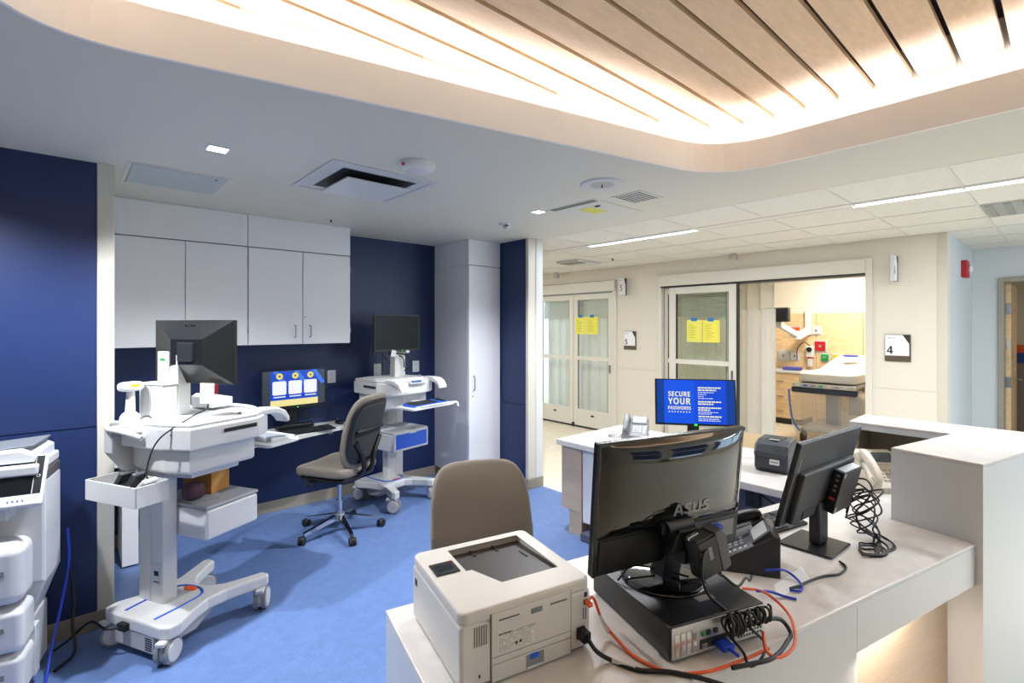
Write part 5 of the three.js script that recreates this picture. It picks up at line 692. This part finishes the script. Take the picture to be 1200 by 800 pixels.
{ const B = [[2.596, 0.98, -0.640], [2.601, 0.98, -0.603], [2.553, 0.95, -0.570], [2.511, 0.90, -0.591], [2.531, 0.85, -0.623], [2.541, 0.78, -0.604], [2.527, 0.76, -0.541], [2.508, 0.748, -0.508], [2.402, 0.748, -0.500], [2.339, 0.748, -0.556]];
  const g = [tube(B, 0.004, 90, 6)];
  for (let k = 0; k < 7; k++) { const p = []; let s = k * 17 + 3; const q = () => { s = (s * 75 + 74) % 65537; return s / 65537 - 0.5; }; const c = [2.57 + 0.03 * q(), 0, -0.60 + 0.03 * q()];
    p.push([2.545 + 0.02 * q(), 0.93 - 0.02 * k, -0.665]); for (let i = 0; i < 5; i++) p.push([c[0] + 0.05 * Math.cos(i * 1.4 + k) + 0.02 * q(), 0.95 - 0.04 * i + 0.03 * q(), c[2] + 0.05 * Math.sin(i * 1.4 + k) + 0.02 * q()]); p.push([c[0] + 0.06 * q(), 0.76, c[2] + 0.05 + 0.03 * q()]); p.push([2.50 + 0.14 * q(), 0.7455, -0.52 + 0.08 * q()]); p.push([2.40 + 0.1 * q(), 0.7455, -0.51 + 0.05 * q()]); g.push(tube(p, 0.0035, 80, 6)); }
  for (const [x, z, r] of [[2.43, -0.54, 0.055], [2.46, -0.56, 0.04], [2.40, -0.55, 0.035]]) { const p = []; for (let i = 0; i < 12; i++) { const a = i / 12 * 2 * PI; p.push([x + r * Math.cos(a), 0.745 + 0.004 * Math.sin(3 * a), z + r * 0.8 * Math.sin(a)]); } g.push(tube(p, 0.0038, 50, 6, true)); }
  miniPC.updateMatrixWorld(); const inv = miniPC.matrixWorld.clone().invert(); for (const c of g) part(miniPC, 'cable', c.applyMatrix4(inv), M.cableBlack, 'thin black cable'); }
keyboard('keyboard', 'black keyboard on the station desk under the matte monitor', d2w(2.07, WT, -1.435), -14, M.black, mat('#3a3b3d', 0.5), 0.44);
// ================================================================ telephones
function phone(label, pos, turn, body, hand, disp, rise, keysM) {
  const t = thing('desk_phone', label, 'phone', pos, turn), a = Math.atan2(rise - 0.03, 0.21);
  part(t, 'base', prof([[-0.11, 0], [0.11, 0], [0.11, rise], [0.09, rise + 0.004], [-0.11, 0.03]], -0.10, 0.10, 0.006).rotateY(PI / 2), body);    // low edge at +z
  const f = new THREE.Group(); f.name = 'face'; f.position.set(0, 0.034, 0.105); f.rotation.x = a; t.add(f);                                   // face plane runs up towards -z
  part(f, 'handset', [T(superE(0.045, 0.04, 0.225, 0.6, 0.5, 20, 14, ([x, y, z]) => [x, y + 0.012 - 1.1 * z * z + 0.008, z]), -0.07, 0.035, -0.11), T(superE(0.052, 0.034, 0.06, 0.6, 0.6, 16, 10), -0.07, 0.012, -0.025), T(superE(0.052, 0.034, 0.06, 0.6, 0.6, 16, 10), -0.07, 0.012, -0.195)], hand);
  part(f, 'display_hood', prof([[-0.225, 0.0], [-0.145, 0.0], [-0.145, 0.012], [-0.225, 0.03]].map(([z, y]) => [-z, y]), -0.03, 0.092, 0.004).rotateY(PI / 2), body); part(f, 'display', T(rotX(bx(-0.022, 0.082, 0, 0.002, -0.03, 0.03, 0.001), 12.5), 0.0, 0.0215, -0.185), disp);
  const k = []; for (let r = 0; r < 4; r++) for (let c = 0; c < 3; c++) k.push(bx(-0.016 + 0.024 * c, 0.001 + 0.024 * c, -0.002, 0.006, -0.115 + 0.022 * r, -0.102 + 0.022 * r, 0.002)); part(f, 'keypad', k, keysM); part(f, 'side_keys', [0, 1, 2, 3, 4].map((r) => bx(0.066, 0.086, -0.002, 0.005, -0.125 + 0.021 * r, -0.113 + 0.021 * r, 0.002)), keysM); return t;
}
const beige = mat('#cfc7b4', 0.5);
phone('beige desk phone with grey display in the counter cubby', [3.42, WT, -0.73], -48, beige, mat('#d3cbb8', 0.45), mat('#4b5358', 0.2), 0.19, mat('#a39c8c', 0.5));
const greyPhone = phone('grey desk phone beside the password screen', [3.49, WT, -2.40], -62, mat('#7b7d80', 0.45), mat('#6a6c70', 0.4), mat('#c9d0cc', 0.25), 0.13, M.white2);
const blackPhone = phone('black desk phone between the two desk monitors', [1.945, WT, -0.845], -150, M.dark, M.black, mat('#b9bec2', 0.2), 0.145, M.midGrey);
{ const p = []; for (let i = 0; i <= 100; i++) { const a = i * 0.9, q = i / 100, r = 0.008, b = q * 2 * PI * 0.9; p.push([3.36 + 0.06 * Math.cos(b), WT + 0.010 + r * Math.sin(a) * 0.9 + 0.001, -2.50 + 0.05 * Math.sin(b) + r * Math.cos(a)]); } greyPhone.updateMatrixWorld(); part(greyPhone, 'coiled_cord', tube(p.map((v) => greyPhone.worldToLocal(new THREE.Vector3(...v)).toArray()), 0.0025, 300, 5), M.midGrey); }
{ const p = []; for (let i = 0; i <= 90; i++) { const a = i * 0.9, q = i / 90, r = 0.007; p.push([1.83 - 0.10 * q + 0.02 * Math.sin(q * 5), WT + 0.0095 + r * Math.sin(a), -0.93 + 0.12 * q + r * Math.cos(a)]); } blackPhone.updateMatrixWorld(); part(blackPhone, 'coiled_cord', tube(p.map((v) => blackPhone.worldToLocal(new THREE.Vector3(...v)).toArray()), 0.003, 300, 5), M.cableBlack); }
// ================================================================ password screen and label printer on the corridor counter
{ const t = passScreen = thing('desktop_monitor', 'monitor showing a blue SECURE YOUR PASSWORDS message', 'monitor', [3.31, WT, -1.78], -52);
  const h = monitorHead(t, 0.545, 0.325, 0.372, screenMat(texSecure, 1.0), { chin: 0.022, tilt: -8 }); part(h, 'power_light', bx(-0.01, 0.01, -0.164, -0.15, 0.012, 0.0145, 0.002), glow('#25e845', 1.5)); part(t, 'neck', bx(-0.04, 0.04, 0.010, 0.26, -0.09, -0.06, 0.006), M.black); part(t, 'base', bx(-0.13, 0.13, 0, 0.012, -0.15, 0.06, 0.005), M.black); }
for (const [p, r] of [[[[3.16, 0.746, -1.86], [3.20, 0.79, -1.90], [3.26, 0.76, -1.84], [3.30, 0.75, -1.74]], 0.006], [[[3.22, 0.746, -1.95], [3.27, 0.80, -1.88], [3.35, 0.76, -1.82], [3.42, 0.746, -1.70]], 0.005]]) lead(passScreen, 'cable', p, r, M.cableBlack, 40);
{ const t = labelPrinter = thing('label_printer', 'charcoal label printer with a white tag on the corridor counter', 'printer', [3.37, WT, -1.265], -82), C_ = mat('#2f343c', 0.42);
  part(t, 'body', prof([[-0.125, 0.0], [0.10, 0.0], [0.125, 0.03], [0.125, 0.12], [0.095, 0.165], [0.03, 0.185], [-0.125, 0.185]].map(([x, y]) => [-x, y]), -0.095, 0.095, 0.012, [], 3).rotateY(PI / 2), C_); part(t, 'lid', prof([[-0.12, 0.10], [0.128, 0.095], [0.128, 0.125], [0.098, 0.17], [0.03, 0.19], [-0.12, 0.19]].map(([x, y]) => [-x, y]), -0.098, 0.098, 0.012, [], 3).rotateY(PI / 2), mat('#3a4048', 0.38));
  part(t, 'top_window', bx(-0.05, 0.05, 0.188, 0.193, -0.09, 0.02, 0.002), M.dark); part(t, 'top_label', bx(-0.025, 0.03, 0.191, 0.1945, 0.03, 0.045, 0), M.white); part(t, 'tag', bx(-0.005, 0.05, 0.055, 0.088, 0.127, 0.131, 0.001), M.white); part(t, 'tag_print', bx(0.0, 0.045, 0.068, 0.076, 0.131, 0.1315, 0), M.midGrey); part(t, 'paper_slot', bx(-0.08, 0.08, 0.091, 0.095, 0.12, 0.1265, 0), M.black); }
lead(labelPrinter, 'power_cord', [[3.2, 0.69, -1.50], [3.3, 0.60, -1.38], [3.5, 0.45, -1.25], [3.68, 0.40, -1.15], [3.73, 0.36, -1.1]], 0.006, M.cableBlack, 40);
// ================================================================ loose things and cables on the desk
single('paper_sheet', 'white card lying beside the black phone', 'paper', slab([[1.765, -0.655], [1.99, -0.625], [2.07, -0.685], [1.85, -0.70]], WT, WT + 0.0015, 0), mat('#e9ebee', 0.7));
const cab = (name, label, pts, r, m) => single(name, label, 'cable', tube(pts, r, pts.length * 12, 8), m);
{ const t = thing('network_cable', 'orange network cable from the printer curling round the computer', 'cable'); part(t, 'lead', tube([d2w(0.858, WT + 0.133, -1.135), [1.175, 0.835, -0.955], [1.185, 0.775, -0.93], [1.175, 0.752, -0.87], [1.160, 0.745, -0.80], [1.172, 0.745, -0.71], [1.24, 0.745, -0.645], [1.356, 0.745, -0.60], [1.47, 0.745, -0.57]], 0.0045, 90, 8), M.orange); part(t, 'sleeve', tube([[1.181, 0.79, -0.937], [1.180, 0.768, -0.918], [1.177, 0.757, -0.90]], 0.0056, 12, 8), M.white); part(t, 'plug', T(rotY(bx(-0.007, 0.007, -0.006, 0.006, -0.004, 0.02, 0.002), -13), ...d2w(0.858, WT + 0.133, -1.134)), M.orange); }
cab('network_cable', 'orange network cable looping from the computer back to the desk', [[1.47, 0.785, -0.585], [1.43, 0.76, -0.56], [1.445, 0.746, -0.54], [1.508, 0.745, -0.525], [1.597, 0.746, -0.545], [1.678, 0.758, -0.596], [1.72, 0.77, -0.68], [1.74, 0.746, -0.76]], 0.0045, M.orange);
{ const t = thing('power_cord', 'black power cord from the printer across the desk', 'cable'); part(t, 'plug', T(rotY(bx(-0.013, 0.013, -0.014, 0.014, 0, 0.03, 0.003), -13), ...d2w(0.839, WT + 0.052, -1.1345)), M.black); part(t, 'lead', tube([d2w(0.839, WT + 0.052, -1.105), [1.075, 0.765, -0.865], [1.095, 0.748, -0.835], [1.12, 0.747, -0.76], [1.175, 0.747, -0.70], [1.21, 0.747, -0.64], [1.235, 0.747, -0.575], [1.245, 0.747, -0.52], [1.25, 0.72, -0.655 + 0.02]].slice(0, 8), 0.006, 80, 8), M.cableBlack); part(t, 'white_tag', tube([[1.098, 0.748, -0.828], [1.108, 0.747, -0.80], [1.118, 0.747, -0.768]], 0.0072, 12, 8), M.white); }
cab('power_cord', 'black power cord hanging off the desk edge by the computer', [[1.51, 0.80, -0.60], [1.585, 0.775, -0.575], [1.59, 0.7475, -0.555], [1.535, 0.7475, -0.545], [1.43, 0.7475, -0.545], [1.36, 0.7475, -0.575], [1.31, 0.7475, -0.60]], 0.006, M.cableBlack);
lead(slimPC, 'usb_cable', [[1.39, 0.78, -0.645], [1.381, 0.755, -0.60], [1.355, 0.745, -0.575], [1.40, 0.745, -0.565], [1.48, 0.75, -0.585], [1.455, 0.79, -0.618]], 0.004, M.cableBlack);
cab('network_cable', 'blue network cable arching over the white card', [[1.865, 0.775, -0.735], [1.90, 0.78, -0.70], [1.949, 0.758, -0.684], [1.925, 0.7465, -0.64], [1.87, 0.7465, -0.622], [1.845, 0.7465, -0.645]], 0.004, M.cableBlue);
cab('network_cable', 'blue network cable lying across the white card corner', [[1.71, 0.77, -0.70], [1.765, 0.757, -0.678], [1.79, 0.7465, -0.645], [1.80, 0.7465, -0.61]], 0.0045, M.cableBlue);
cab('phone_lead', 'black lead running from the white card to the matte monitor', [[1.86, 0.7465, -0.65], [1.91, 0.7465, -0.635], [1.972, 0.7445, -0.625], [2.045, 0.7445, -0.603], [2.106, 0.7445, -0.570], [2.19, 0.7445, -0.572], [2.22, 0.7445, -0.60]], 0.0042, M.cableBlack);
lead(glossy, 'cable', [[1.42, 0.99, -0.72], [1.375, 0.98, -0.715], [1.365, 0.92, -0.71], [1.385, 0.87, -0.70], [1.40, 0.845, -0.67], [1.41, 0.82, -0.635]], 0.0045, M.cableBlack);
lead(glossy, 'cable', [[1.30, 0.846, -0.96], [1.36, 0.875, -0.95], [1.42, 0.87, -0.88], [1.45, 0.866, -0.80]], 0.0035, M.cableBlack);
lead(glossy, 'cable', [[1.47, 0.90, -0.70], [1.52, 0.86, -0.68], [1.60, 0.853, -0.69], [1.70, 0.80, -0.72], [1.80, 0.77, -0.755]], 0.004, M.cableBlack);
cab('desk_cable', 'black cable at the far desk edge behind the printer', [[1.22, 0.744, -1.18], [1.26, 0.80, -1.22], [1.32, 0.79, -1.24], [1.38, 0.744, -1.16]], 0.0045, M.cableBlack);
renderer.render(scene, camera);
